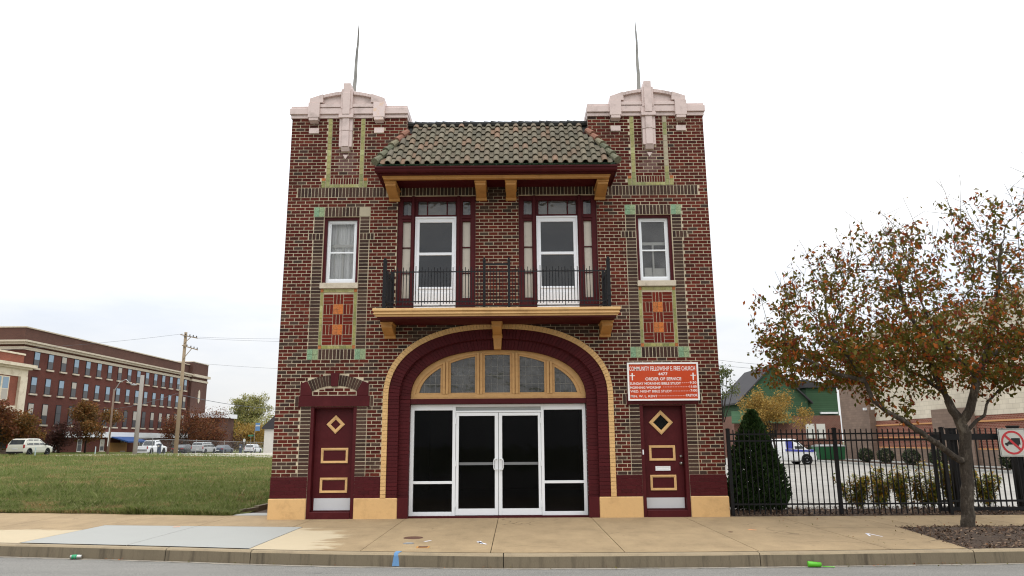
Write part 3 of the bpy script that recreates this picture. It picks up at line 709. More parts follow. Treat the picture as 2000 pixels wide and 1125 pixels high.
# ---- balcony doors
def french(dx):
    yf = .10
    f = MB(); X = lambda v: v+dx
    x0, x1, zb, zt = -2.29, -.50, 4.33, 7.13
    cols = [(-2.29, -2.168), (-1.985, -1.885), (-.945, -.80), (-.625, -.50)]
    for i, (a, b) in enumerate(cols): f.box(X(a), X(b), yf-.07, yf+.08, zb, zt)
    for a, b in ((-1.965, -1.905), (-.925, -.865)): f.box(X(a), X(b), yf-.11, yf-.07, zb, zt)
    f.box(X(-2.168), X(-.625), yf-.065, yf+.08, 7.02, zt); f.box(X(-2.168), X(-1.985), yf-.065, yf+.08, 6.53, 6.685); f.box(X(-.80), X(-.625), yf-.065, yf+.08, 6.53, 6.685)
    f.box(X(-1.885), X(-.945), yf-.065, yf+.08, 6.64, 6.685); f.box(X(-2.168), X(-1.985), yf-.065, yf+.08, zb, 4.74); f.box(X(-.80), X(-.625), yf-.065, yf+.08, zb, 4.74)
    for a, b in ((-2.2, -1.97), (-.82, -.6)): f.box(X(a), X(b), yf-.09, yf-.066, 6.59, 6.64)
    for z in (5.92, 5.32):
        for a, b in ((-2.168, -1.985), (-.80, -.625)): f.box(X(a), X(b), yf-.03, yf+.03, z-.012, z+.012)
    for a in (-1.615, -1.162): f.box(X(a-.013), X(a+.013), yf-.04, yf+.03, 6.685, 7.02)
    for a, b in ((-1.885, -1.83), (-.965, -.945)): f.box(X(a), X(b), yf-.05, yf+.03, 6.685, 7.02)
    fo = f.build('balcony_door_frame', M['maroon'], B, .004)
    for a, b in ((-2.168, -1.985), (-.80, -.625)):
        for z0, z1 in ((4.74, 5.308), (5.332, 5.908), (5.932, 6.53)):
            g = MB(); g.box(X(a), X(b), yf, yf+.01, z0, z1); g.build('sidelight_pane', M['beige_pane'], fo)
        g = MB(); g.quad(*[(X(x), yf, z) for x, z in ((a, 6.685), (b, 6.685), (b, 7.02), (a, 7.02))]); g.build('transom_pane', M['glass_lead'], fo)
    for a, b in ((-1.83, -1.628), (-1.602, -1.175), (-1.149, -.965)):
        g = MB(); g.quad(*[(X(x), yf, z) for x, z in ((a, 6.685), (b, 6.685), (b, 7.02), (a, 7.02))]); g.build('transom_pane', M['glass_lead'], fo)
    g = MB(); g.box(X(-2.1), X(-.7), yf+.25, yf+.27, 6.66, 7.05); g.build('blind', M['beige_pane'], fo)
    d = MB(); a, b, z0, z1 = X(-1.883), X(-.947), 4.335, 6.638
    rect = lambda p, q, r, t: [(p, r), (q, r), (q, t), (p, t)]
    ga, gb = X(-1.785), X(-1.043)
    d.box(a, ga, yf-.05, yf, z0, z1); d.box(gb, b, yf-.05, yf, z0, z1); d.box(ga, gb, yf-.048, yf, 6.51, z1); d.box(ga, gb, yf-.048, yf, 5.735, 5.80); d.box(ga, gb, yf-.048, yf, z0, 5.0)
    d.box(a-.002, b+.002, yf-.075, yf-.05, 6.60, 6.642); d.box(a-.002, a+.03, yf-.075, yf-.05, z0, 6.60); d.box(b-.03, b+.002, yf-.075, yf-.05, z0, 6.60)
    d.box(ga-.03, gb+.03, yf-.06, yf-.048, 4.945, 4.985); d.box(ga+.02, gb-.02, yf-.056, yf-.046, 4.5, 4.87)
    do = d.build('storm_door', M['white_door'], B, .004)
    for z0, z1 in ((5.0, 5.735), (5.80, 6.51)):
        g = MB(); g.quad(*[(x, yf-.02, z) for x, z in rect(ga, gb, z0, z1)]); g.build('pane', M['glass_storm'], do)
french(0); french(2.77)
# ---- balcony
bal = MB()
for z0, z1, e in ((4.262, 4.32, .0), (4.232, 4.261, -.03), (4.195, 4.231, -.02), (4.152, 4.194, -.06)):
    bal.box(-2.59-e if False else -(2.59+e), 2.585+e, -(1.06+e), .0-.012, z0, z1)
bo = bal.build('balcony_slab', M['cream'], B, .008)
q = MB(); q.box(-2.50, 2.495, -.97, -.013, 4.12, 4.151); q.build('soffit', M['maroon'], bo)
def bracket(mb, x0, x1, zt, hw, dep, hf):
    n = 8; pr = [(-.005, zt), (-.005, zt-hw)]
    for i in range(n+1):
        t = i/n; pr.append((-.03-(dep-.03)*t, zt-hw+(hw-hf)*(t**1.6)))
    pr.append((-dep, zt)); mb.prismx(pr, x0, x1)
    mb.prismx([(-.02, zt-.001), (-.02, zt-.045), (-dep-.03, zt-.045), (-dep-.03, zt-.001)], x0-.018, x1+.018)
    mb.prismx([(-.005, zt-hw+.002), (-.005, zt-hw-.05), (-.06, zt-hw-.045), (-.09, zt-hw+.03)], x0-.008, x1+.008)
for a, b in ((-2.49, -2.26), (2.25, 2.48)):
    q = MB(); bracket(q, a, b, 4.119, .25, .52, .12); q.build('balcony_bracket', M['ochre'], bo, .006)
q = MB(); bracket(q, -.107, .092, 4.119, .25, .52, .12); q.prism([(-.085, 3.575), (.072, 3.575), (.09, 3.85), (-.103, 3.85)], -.055, .12); q.build('keystone_bracket', M['ochre'], bo, .006)
rl = MB(); yr = -.985; r = .008
def bar(x0, x1, z, h=.012, y=yr): rl.box(x0, x1, y-.008, y+.008, z-h, z+h)
for a, b in ((-2.36, -.265), (-.265, .265), (.265, 2.36)):
    for z in (5.105, 4.466, 4.372): bar(a, b, z)
    n = round((b-a)/.0655); p = (b-a)/n
    for i in range(1, n):
        x = a+p*i; zt = 5.155 if i % 2 else 5.205
        if i % 7 == 3: zt += .03
        rl.box(x-.0075, x+.0075, yr-.0075, yr+.0075, 4.37 if i % 6 == 0 else 4.42, zt)
bar(-.265, .265, 5.262, .02)
for x in (-2.36, 2.36):
    for z in (5.105, 4.466, 4.372): rl.box(x-.008, x+.008, yr, -.015, z-.012, z+.012)
    for i in range(1, 15):
        y = yr+.065*i; rl.box(x-.0075, x+.0075, y-.0075, y+.0075, 4.42, 5.16 if i % 2 else 5.2)
ro = rl.build('balcony_railing', M['iron'], B)
for x in (-2.36, -.26, .26, 2.36):
    q = MB(); w = .036 if abs(x) > 1 else .028
    q.box(x-w, x+w, yr-w, yr+w, 4.32, 5.32); q.box(x-w-.006, x+w+.006, yr-w-.006, yr+w+.006, 5.32, 5.36); q.box(x-w*.7, x+w*.7, yr-w*.7, yr+w*.7, 5.36, 5.41); q.box(x-w-.005, x+w+.005, yr-w-.005, yr+w+.005, 4.56, 4.6)
    q.build('railing_post', M['iron'], ro, .003)
for x in (-2.36, 2.36):
    q = MB(); q.box(x-.03, x+.03, -.08, -.02, 4.32, 5.32); q.build('railing_post', M['iron'], ro, .003)
# ---- tiled canopy
E0, E1 = (-1.02, 7.50), (.25, 8.95)       # (y, z) of eave and ridge
XE, XW = 2.64, 2.12                       # half length at the eave / at the wall
def xlim(t):                              # t 0 eave .. 1 ridge
    y = E0[0]+(E1[0]-E0[0])*t
    return XE+(XW-XE)*((y-E0[0])/(-E0[0])) if y < 0 else XW-.01
dy, dz = E1[0]-E0[0], E1[1]-E0[1]; LS = math.hypot(dy, dz); ty, tz = dy/LS, dz/LS; ny, nz = -tz, ty
rowh = LS/6.6; pit = .2145
def sp_(x, s, h): return (x, E0[0]+ty*s+ny*h, E0[1]+tz*s+nz*h)
rt = MB()
rt.quad(sp_(-XE+.03, 0, -.02), sp_(XE-.03, 0, -.02), sp_(XW, LS*(1.02/1.27), -.02), sp_(-XW, LS*(1.02/1.27), -.02)); rt.quad(sp_(-XW, LS*(1.02/1.27), -.02), sp_(XW, LS*(1.02/1.27), -.02), sp_(XW, LS, -.02), sp_(-XW, LS, -.02))
rt.cur = 1
ncol = 25
for rI in range(7):
    s0 = rI*rowh-.03; s1 = min(s0+rowh+.035, LS+.02)
    for cI in range(-ncol, ncol+1):
        xc = cI*pit
        for which in (0, 1):
            x = xc if which == 0 else xc+pit/2
            if abs(x)+.06 > xlim(min(1, max(0, (s0+.12)/LS)))-.03: continue
            jx = random.uniform(-.004, .004); jh = random.uniform(-.004, .004); n = 8 if which == 0 else 4
            base = len(rt.v); rad = .066 if which == 0 else .06
            for (s, lift) in ((s0, .040), (s1, .0)):
                for lay in (0, .014):
                    for k in range(n+1):
                        a = math.pi*k/n
                        if which == 0: px, h = -math.cos(a)*(rad-lay), math.sin(a)*(rad-lay)+.01
                        else: px, h = -math.cos(a)*(rad-lay*.2), .022-math.sin(a)*.022-lay
                        rt.v.append(sp_(x+jx+px, s, h+lift+jh))
            q = n+1
            for k in range(n):
                rt.f.append((base+k, base+k+1, base+2*q+k+1, base+2*q+k)); rt.mi.append(1)
                rt.f.append((base+q+k+1, base+q+k, base+3*q+k, base+3*q+k+1)); rt.mi.append(1)
                rt.f.append((base+k+1, base+k, base+q+k, base+q+k+1)); rt.mi.append(1)
rfo = rt.build('tiled_canopy_roof', [M['ridge'], M['tiles']], B, smooth=False)
for s in (-1, 1):     # hips and hip ends
    hp = MB(); A = Vector((s*XE, E0[0], E0[1]+.03)); D = Vector((s*XW, .0, E0[1]+dz*(1.02/1.27)+.03)); n = 6
    for i in range(n):
        a = A.lerp(D, i/n); b = A.lerp(D, (i+1.12)/n); a = a+Vector((s*.01, -.02, .03)); hp.tube([a, b], [.088, .072], 10)
    hp.build('hip_tiles', M['hiptile'], rfo)
    e = MB(); zw = D.z-.05; T = [(s*XE, E0[0], E0[1]), (s*XE, -.012, E0[1]), (s*XW, -.012, zw)]
    e.quad(*(T if s > 0 else T[::-1])); e.build('hip_end', M['ridge'], rfo)
    e = MB(); 
    for i in range(5):
        t0, t1 = i/5, (i+1)/5; P = lambda t, o: (s*(XE+(XW-XE)*t+o*.10), -.016, E0[1]+(zw-E0[1])*t+o*.07)
        q = [P(t0, 0), P(t1, 0), P(t1, 1+.2*random.random()), P(t0, 1+.2*random.random())]; e.quad(*(q if s < 0 else q[::-1]))
    e.build('flashing', M['lead'], rfo)
q = MB(); n = 26
for i in range(n):
    a = -XW-.02+(2*XW+.04)*i/n; b = -XW-.02+(2*XW+.04)*(i+1)/n+.02; q.tube([(a, E1[0]+.0, E1[1]+.055+.012*math.sin(i*1.7)), (b, E1[0], E1[1]+.05)], [.08, .066], 8)
q.build('ridge_cap', M['ridge'], rfo)
q = MB(); q.box(-2.12, 2.12, .26, .36, 8.2, 8.95); q.build('roof_backing', M['back_wall'], rfo)
gz0, gz1 = 7.345, 7.455
q = MB(); q.prismx([(-1.0, gz0+.03), (-1.02, gz1), (-.93, gz1), (-.9, gz0), (-.97, gz0)], -2.65, 2.635); q.box(-2.652, 2.637, -1.035, -1.02, gz1-.03, gz1+.01); q.box(-2.6, 2.59, -.9, -.013, gz0-.02, gz0+.005)
for s in (-1, 1): q.prismx([(-.93, gz0), (-.93, gz1), (-.012, gz1+.02), (-.012, gz0-.02)], *sorted((s*2.6, s*2.63)))
q.build('gutter', M['maroon'], rfo, .004)
q = MB(); q.box(-2.62, 2.6, -.985, -.93, gz1+.001, gz1+.065)
for x in np.linspace(-2.5, 2.5, 11): q.box(x-.012, x+.012, -1.0, -.984, gz1+.004, gz1+.04)
q.build('copper_apron', M['copper'], rfo)
q = MB(); q.box(-2.5, 2.485, -.80, -.70, 7.255, 7.324); q.box(-2.52, 2.505, -.82, -.70, 7.3, 7.3235)
for s in (-1, 1): q.box(*sorted((s*2.49, s*2.39)), -.699, -.013, 7.255, 7.324)
q.build('eave_beam', M['ochre'], rfo, .004)
for a, b in ((-2.475, -2.245), (-.478, -.248), (.2, .428), (2.235, 2.465)):
    q = MB(); bracket(q, a, b, 7.254, .21, .66, .10); q.build('eave_bracket', M['ochre'], rfo, .006)
# ---- church notice board
S = thing('notice_board', 'orange notice board with white lettering and crosses above the right side door', 'sign', (3.58, -.03, 2.41))
ys = -.035
c4 = [U(1223, 708, ys), U(1362.5, 706, ys), U(1366, 782.5, ys), U(1225.5, 785, ys)]
sx0, sx1, sz0, sz1 = 2.818, 4.362, 2.43, 3.252
def loc(o, p): o.parent = p; o.matrix_parent_inverse = Matrix.Translation(-Vector(p.location)) if p.rotation_euler.z == 0 else o.matrix_parent_inverse; return o
q = MB(); rr = lambda i: [(sx0+i, sz0+i), (sx1-i, sz0+i), (sx1-i, sz1-i), (sx0+i, sz1-i)]
q.ring(rr(0), rr(.035), -.075, -.02); loc(q.build('sign_frame', M['sign_white'], None, .003), S)
q = MB(); q.box(sx0+.034, sx1-.034, -.062, -.03, sz0+.034, sz1-.034); loc(q.build('sign_panel', M['sign_orange']), S)
def text_mesh(txt, x0, x1, z, h, name, mat, y=-.0635, bold=.012, parent=None, align='fit'):
    cu = bpy.data.curves.new(name, 'FONT'); cu.body = txt; cu.size = 1; cu.offset = bold; cu.extrude = .0; cu.resolution_u = 3
    tmp = bpy.data.objects.new('tmp', cu); COL.objects.link(tmp)
    dg = bpy.context.evaluated_depsgraph_get(); me = bpy.data.meshes.new_from_object(tmp.evaluated_get(dg))
    bpy.data.objects.remove(tmp); bpy.data.curves.remove(cu)
    co = np.empty(len(me.vertices)*3, np.float32); me.vertices.foreach_get('co', co); co = co.reshape(-1, 3)
    mn, mx = co.min(0), co.max(0); k = h/.72
    out = np.empty_like(co); out[:, 0] = x0+(co[:, 0]-mn[0])/(mx[0]-mn[0])*(x1-x0); out[:, 1] = y; out[:, 2] = z+co[:, 1]*k
    me.vertices.foreach_set('co', out.ravel()); me.materials.clear(); me.materials.append(mat); me.update()
    o = bpy.data.objects.new(name, me); COL.objects.link(o)
    if parent: loc(o, parent)
    return o
def sgx(zx): return sx0+(zx-245)/(1640-245)*(sx1-sx0)        # enlarged-photo x on the board
def sgz(zy): return sz1-(zy-175)/(925-175)*(sz1-sz0)
for txt, a, b, zt, zb, bo_ in (('COMMUNITY FELLOWSHIP E. FREE CHURCH', 285, 1580, 250, 335, .006), ('4477', 850, 1035, 372, 428, .015), ('ORDER OF SERVICE', 595, 1300, 468, 528, .014),
        ('SUNDAY MORNING BIBLE STUDY', 290, 1290, 565, 612, .014), ('9:30', 1460, 1592, 553, 598, .014), ('MORNING WORSHIP', 290, 890, 645, 690, .014), ('11:00', 1455, 1592, 632, 676, .014),
        ('WED. NIGHT BIBLE STUDY', 293, 1105, 718, 765, .006), ('7:00', 1468, 1598, 708, 752, .014), ('MIN. W. L. KENT', 295, 815, 815, 860, .006), ('PASTOR', 1375, 1600, 800, 848, .014)):
    text_mesh(txt, sgx(a), sgx(b), sgz(zb), sgz(zt)-sgz(zb), 'lettering', M['sign_white'], parent=S, bold=bo_)
q = MB()
for a, b, zy in ((1300, 1450, 580), (930, 1445, 659), (1115, 1460, 740), (832, 1370, 834)):
    n = int((b-a)/31)
    for i in range(n): x = sgx(a+(b-a)*(i+.2)/n); q.quad(*[(xx, -.0635, zz) for xx, zz in ((x, sgz(zy+4)), (x+.02, sgz(zy+4)), (x+.02, sgz(zy-3)), (x, sgz(zy-3)))])
loc(q.build('dash_line', M['sign_white']), S)
for cx in (340, 1535):
    q = MB(); x = sgx(cx); q.box(x-.012, x+.012, -.065, -.06, sgz(525), sgz(383)); q.box(sgx(cx-52), sgx(cx+52), -.0655, -.06, sgz(440), sgz(425)); loc(q.build('cross', M['sign_white']), S)
# ================================================================== GROUND
def ipl(xs_, ys_):
    xs_ = np.array(xs_); ys_ = np.array(ys_)
    def f(x): return np.interp(x, xs_, ys_)
    def g(x): return (f(x-.7)+f(x-.35)+f(x)+f(x+.35)+f(x+.7))/5        # gentle bends
    return g
kerb_y = ipl([-60, -12, -8.1, -5.3, -3.07, 0, 2.8, 5.5, 7.8, 12, 60], [-12, -2.95, -3.43, -3.96, -4.47, -4.88, -4.9, -4.80, -4.68, -4.45, -3])
kerb_y = ipl([-60, -12, -8.1, -5.3, -3.07, 0, 2.8, 5.5, 7.8, 12, 60], [-1.5, -2.75, -3.43, -3.96, -4.47, -4.88, -4.9, -4.80, -4.68, -4.5, -4.2])
back_y = ipl([-60, -12, -9.2, -6.2, -5.5], [2.6, 2.0, 1.55, .93, .85])
ZR = -.175
def terr(x, y):                  # the vacant lot rises a little, the side street falls away to the north
    x = np.asarray(x, float); y = np.asarray(y, float)
    s = np.clip((-x-14)/22, 0, 1); s = s*s*(3-2*s)
    t = np.clip((y-8)/40, 0, 1); t = t*t*(3-2*t)
    far = .4-.0132*(y+15.95-77)
    return s*t*np.clip(far, -1.6, .4)
def lot(y): return -.34*np.clip((np.asarray(y, float)-2)/30, 0, 1)
C_ = srgb
M['asphalt'] = None
def asphalt():
    mt, nt, b, o = newmat('worn_asphalt'); v = pos(nt); v2 = pos(nt, (1, 6, 1))
    c = mix(nt, noise(nt, v2, .5, 6, .65), C_(110, 108, 103), C_(138, 135, 128))
    c = mix(nt, .55, c, mix(nt, 1., c, ramp(nt, noise(nt, v, 55, 3, .8), [(.35, (.35,)*3), (.65, (1.7,)*3)]), 'MULTIPLY'))
    c = mix(nt, ramp(nt, noise(nt, pos(nt, (1, 2.5, 1)), 1.1, 8, .75), [(.62, (0, 0, 0)), (.72, (.7, .7, .7))]), c, C_(74, 74, 74))
    c = mix(nt, ramp(nt, noise(nt, pos(nt, (1, 3, 1)), 7, 6, .75), [(.66, (0, 0, 0)), (.72, (.5, .5, .5))]), c, C_(168, 165, 158))
    lnk(nt, c, b.inputs['Base Color']); b.inputs['Roughness'].default_value = .9; b.inputs['Specular IOR Level'].default_value = .25
    bump(nt, b, noise(nt, v, 70, 4, .8), .6, .012); return mt
M['asphalt'] = asphalt()
M['gutter_dust'] = pm('gutter_grit', C_(150, 142, 128), .95, .2, 6, 90, .5, dirt=C_(96, 88, 78), dscale=3, damt=.8, fine=.4)
M['paving'] = pm('tan_pavement', C_(150, 126, 94), .9, .09, .7, 70, .25, dirt=C_(176, 152, 118), dscale=.9, damt=.7, fine=.22)
def paving(name, col, sp=1., splash=True):
    mt, nt, bs_, o = newmat(name); v = pos(nt); g_ = node(nt, 'ShaderNodeNewGeometry')
    c_ = ramp(nt, noise(nt, v, .8, 6, .6), [(.3, sc(col, .86)), (.7, sc(col, 1.12))])
    c_ = mix(nt, .38*sp, c_, mix(nt, 1., c_, ramp(nt, noise(nt, pos(nt, (1, .5, 1)), 2.6, 9, .74), [(.3, (.55,)*3), (.5, (1.,)*3), (.72, (1.35,)*3)]), 'MULTIPLY'))
    c_ = mix(nt, .3, c_, mix(nt, 1., c_, ramp(nt, noise(nt, v, 70, 3, .8), [(.3, (.4,)*3), (.7, (1.6,)*3)]), 'MULTIPLY'))
    vo = node(nt, 'ShaderNodeTexVoronoi'); lnk(nt, v, vo.inputs['Vector']); vo.inputs['Scale'].default_value = 3.2     # gum and oil spots
    c_ = mix(nt, ramp(nt, vo.outputs['Distance'], [(.03, (.75*sp,)*3), (.06, (0, 0, 0))]), c_, sc(col, .35))
    vo = node(nt, 'ShaderNodeTexVoronoi', feature='DISTANCE_TO_EDGE'); wv = node(nt, 'ShaderNodeVectorMath', operation='ADD'); nn_ = node(nt, 'ShaderNodeTexNoise'); nn_.inputs['Scale'].default_value = 1.5; lnk(nt, v, nn_.inputs['Vector']); lnk(nt, v, wv.inputs[0]); lnk(nt, nn_.outputs['Color'], wv.inputs[1]); lnk(nt, wv.outputs[0], vo.inputs['Vector']); vo.inputs['Scale'].default_value = .33
    c_ = mix(nt, mix(nt, 1., ramp(nt, vo.outputs['Distance'], [(.002, (.8*sp,)*3), (.005, (0, 0, 0))]), ramp(nt, noise(nt, v, .5, 2), [(.5, (0, 0, 0)), (.6, (1, 1, 1))]), 'MULTIPLY'), c_, sc(col, .4))
    if splash:       # pale slurry washed out of the new concrete
        s_ = node(nt, 'ShaderNodeSeparateXYZ'); lnk(nt, v, s_.inputs[0])
        m1 = node(nt, 'ShaderNodeMapRange'); lnk(nt, s_.outputs['X'], m1.inputs['Value']); m1.inputs['From Min'].default_value = -1.6; m1.inputs['From Max'].default_value = -3.9
        m3 = node(nt, 'ShaderNodeMapRange'); lnk(nt, s_.outputs['Y'], m3.inputs['Value']); m3.inputs['From Min'].default_value = -.9; m3.inputs['From Max'].default_value = -2.6
        mm = node(nt, 'ShaderNodeMath', operation='MULTIPLY'); lnk(nt, m1.outputs[0], mm.inputs[0]); lnk(nt, m3.outputs[0], mm.inputs[1])
        m4 = node(nt, 'ShaderNodeMath', operation='ADD'); lnk(nt, mm.outputs[0], m4.inputs[0]); lnk(nt, noise(nt, pos(nt, (.6, 2.2, 1)), 1.6, 8, .7), m4.inputs[1])
        c_ = mix(nt, ramp(nt, m4.outputs[0], [(.9, (0, 0, 0)), (1.25, (.7, .7, .7))]), c_, C_(196, 182, 154))
    lnk(nt, c_, bs_.inputs['Base Color']); bs_.inputs['Roughness'].default_value = .92; bs_.inputs['Specular IOR Level'].default_value = .2
    bump(nt, bs_, noise(nt, v, 60, 5, .75), .35); return mt
M['paving'] = paving('tan_pavement', C_(156, 135, 104))
M['paving_new'] = pm('new_pale_concrete', C_(158, 158, 152), .85, .05, 1.2, 70, .2, fine=.12)
M['joint'] = pm('pavement_joint', C_(66, 56, 44), .95, .4, 3)
M['kerb'] = pm('stained_kerb', C_(112, 101, 82), .9, .3, .5, 50, .5, dirt=C_(58, 50, 40), dscale=1.6, damt=.9, stretch=(4, 1, .35), fine=.35)
M['kerb_top'] = pm('kerb_top', C_(148, 132, 106), .9, .15, 1.5, 50, .3, dirt=C_(110, 98, 80), dscale=3, damt=.6, fine=.25)
M['lotc_old'] = pm('parking_lot_concrete', C_(160, 156, 148), .9, .08, .25, 40, .15, dirt=C_(140, 136, 128), dscale=.5, damt=.6, fine=.2)
def lotmat():
    mt, nt, bs_, o = newmat('parking_lot_concrete'); v = pos(nt); t_ = node(nt, 'ShaderNodeTexBrick'); lnk(nt, v, t_.inputs['Vector']); t_.offset = 0; t_.inputs['Scale'].default_value = 1; t_.inputs['Brick Width'].default_value = 4.; t_.inputs['Row Height'].default_value = 4.; t_.inputs['Mortar Size'].default_value = .03
    t_.inputs['Color1'].default_value = (*C_(156, 152, 144), 1); t_.inputs['Color2'].default_value = (*C_(146, 142, 134), 1); t_.inputs['Mortar'].default_value = (*C_(104, 100, 94), 1)
    c_ = mix(nt, .6, t_.outputs['Color'], mix(nt, 1., t_.outputs['Color'], ramp(nt, noise(nt, v, .5, 9, .72), [(.3, (.7,)*3), (.7, (1.25,)*3)]), 'MULTIPLY'))
    lnk(nt, c_, bs_.inputs['Base Color']); bs_.inputs['Roughness'].default_value = .9; return mt
M['lotc'] = lotmat()
M['soil'] = pm('mulch_soil', C_(64, 50, 38), .95, .35, 5, 40, .8, dirt=C_(96, 78, 60), dscale=8, damt=.8, fine=.5)
def lawnmat():
    mt, nt, b, o = newmat('lawn_turf'); v = pos(nt); v2 = pos(nt, (1, .35, 1))
    c = ramp(nt, noise(nt, v, .55, 7, .7), [(.32, C_(58, 76, 32)), (.46, C_(76, 90, 42)), (.55, C_(96, 98, 54)), (.66, C_(114, 102, 66))])
    c = mix(nt, .5, c, mix(nt, 1., c, ramp(nt, noise(nt, v, 9, 6, .75), [(.3, (.4,)*3), (.7, (1.6,)*3)]), 'MULTIPLY'))
    lnk(nt, c, b.inputs['Base Color']); b.inputs['Roughness'].default_value = 1; b.inputs['Specular IOR Level'].default_value = .1
    bump(nt, b, noise(nt, v, 14, 6, .8), .8, .06); return mt
M['lawn'] = lawnmat()
# the country beneath everything, one sheet to the horizon
def sheet(name, xs_, ys_, zf, mat, k='structure', smooth=True):
    X, Y = np.meshgrid(np.array(xs_, float), np.array(ys_, float)); Z = zf(X, Y)
    V = np.stack([X.ravel(), Y.ravel(), np.broadcast_to(Z, X.shape).ravel()], 1); nx = len(xs_); F = []
    for j in range(len(ys_)-1):
        i = np.arange(nx-1)+j*nx; F.append(np.stack([i, i+1, i+nx+1, i+nx], 1))
    return kind(npmesh(name, V, np.concatenate(F), mat, smooth=smooth), k)
M['far_ground'] = pm('far_ground', C_(92, 98, 66), 1, .2, .05, 3, .3, dirt=C_(120, 112, 88), dscale=.05, damt=.6)
sheet('ground', [-900, -400, -150, -90, -60, -30, 0, 30, 60, 150, 400, 900], [-400, -120, -46, -30, 40, 90, 160, 300, 900], lambda X, Y: np.where(Y > 200, -2.6, -2.2)+0*X, M['far_ground'])
# road
xr = np.linspace(-60, 60, 121)
V = []; F = []
for x in xr:
    yk = float(kerb_y(x))-.13
    for y in (yk, yk-.35, yk-1.2, yk-3, yk-6, -28): V.append((x, y, ZR-.004))
n = 6
for i in range(len(xr)-1):
    for j in range(n-1): a = i*n+j; F.append((a+n, a, a+1, a+n+1))
kind(npmesh('road', V, [f[::-1] for f in F], M['asphalt'], smooth=True), 'structure')
V = []; F = []
for x in np.linspace(-14, 14, 200):
    yk = float(kerb_y(x))-.128; V += [(x, yk, ZR), (x, yk-.05-.07*random.random(), ZR)]
for i in range(199): F.append((2*i+2, 2*i, 2*i+1, 2*i+3))
kind(npmesh('gutter_grit', V, [f[::-1] for f in F], M['gutter_dust']), 'structure')
# kerb stones
kb = MB(); joints = [-60, -40, -25, -16, -12.3, -8.9, -5.05, -3.62, .19, 3.86, 7.0, 11, 16, 25, 40, 60]
for a, b in zip(joints, joints[1:]):
    xs_ = np.linspace(a+.006, b-.006, max(3, int((b-a)/.6)+2)); base = len(kb.v)
    for x in xs_:
        y = float(kerb_y(x)); jz = random.uniform(-.003, .003)
        kb.v += [(x, y-.125, ZR-.1), (x, y-.105, -.02+jz), (x, y-.085, .003+jz), (x, y+.03, .008), (x, y+.03, ZR-.1)]
    for i in range(len(xs_)-1):
        for j in range(4):
            p = base+i*5+j; kb.f.append((p, p+1, p+6, p+5)); kb.mi.append(0 if j < 1 else 1)
    kb.f.append(tuple(base+j for j in range(4, -1, -1))); kb.mi.append(0); e = base+(len(xs_)-1)*5; kb.f.append(tuple(e+j for j in range(5))); kb.mi.append(0)
kb.f = [f[::-1] for f in kb.f]
kind(kb.build('kerb', [M['kerb'], M['kerb_top']]), 'structure')
# pavement slabs with real open joints over a dark bed
V = []; F = []
for x in xr: V += [(x, float(kerb_y(x))+.025, -.022), (x, 3.2, -.022)]
for i in range(len(xr)-1): F.append((2*i, 2*i+2, 2*i+3, 2*i+1))
kind(npmesh('pavement_bed', V, F, M['joint']), 'structure')
pv = MB()
def yback(x): return float(back_y(x)) if x < -5.5 else (.86 if x < -4.87 else (.04 if x < 4.9 else .0))
jx = [-60, -30, -20, -15.6, -13.65, -11.7, -9.75, -7.8, -5.85, -3.9, -1.95, 0, 1.95, 3.9, 5.85, 7.8, 9.75, 11.7, 13.65, 16, 22, 30, 60]
patch = lambda x, y: (-7.78 < x < -3.62) and y < -1.35
def slab(x0, x1, f0, f1, mi, g=.006, jag=0):
    pv.cur = mi; xs_ = np.linspace(x0+g, x1-g, max(3, int((x1-x0)/.4)+2))
    for a, b in zip(xs_, xs_[1:]):
        z = .012
        pv.quad((a, f0(a)+g, z), (b, f0(b)+g, z), (b, f1(b)-g, z), (a, f1(a)-g, z))
    for e in (xs_[0], xs_[-1]):
        p = [(e, f0(e)+g, .012), (e, f1(e)-g, .012), (e, f1(e)-g, -.02), (e, f0(e)+g, -.02)]; pv.quad(*(p if e == xs_[0] else p[::-1]))
kf = lambda x: float(kerb_y(x))+.03
mid = lambda x: -1.15-.13*(x+5.7)
for a, b in zip(jx, jx[1:]):
    if a == -7.8 or a == -5.85:
        slab(a, b, mid, yback, 0); slab(a, b if a == -7.8 else -3.72, lambda x: kf(x)+.05, mid, 1)
        if a == -5.85: slab(-3.72, -3.9+.012, kf, mid, 0, .001) if False else None
    elif a == -3.9: slab(-3.9, b, mid, yback, 0) ; slab(-3.708, b, kf, mid, 0, .004)
    elif 5.8 < a < 9: 
        ml = lambda x: -2.02
        if a == 5.85: slab(a, 7.35, ml, yback, 0); slab(a, 6.98, kf, ml, 0); slab(7.35, b, ml, yback, 0)
        else: slab(a, b, ml, yback, 0)
    elif 9 < a < 10: slab(a, b, lambda x: -2.02, yback, 0); slab(a+.35, b, kf, lambda x: -2.02, 0)
    else: slab(a, b, kf, yback, 0)
# slanting edge of the tree bed
pv.cur = 0
pv.quad((6.98, kf(6.98), .0115), (7.0, kf(7), .0115), (7.36, -2.03, .0115), (6.98, -2.03, .0115))
pv.cur = 1; pv.quad((-6.2, .93, .0115), (-4.868, .872, .0115), (-4.868, 1.5, .0115), (-5.72, 1.5, .0115)); 
kind(pv.build('pavement', [M['paving'], M['paving_new']]), 'structure')
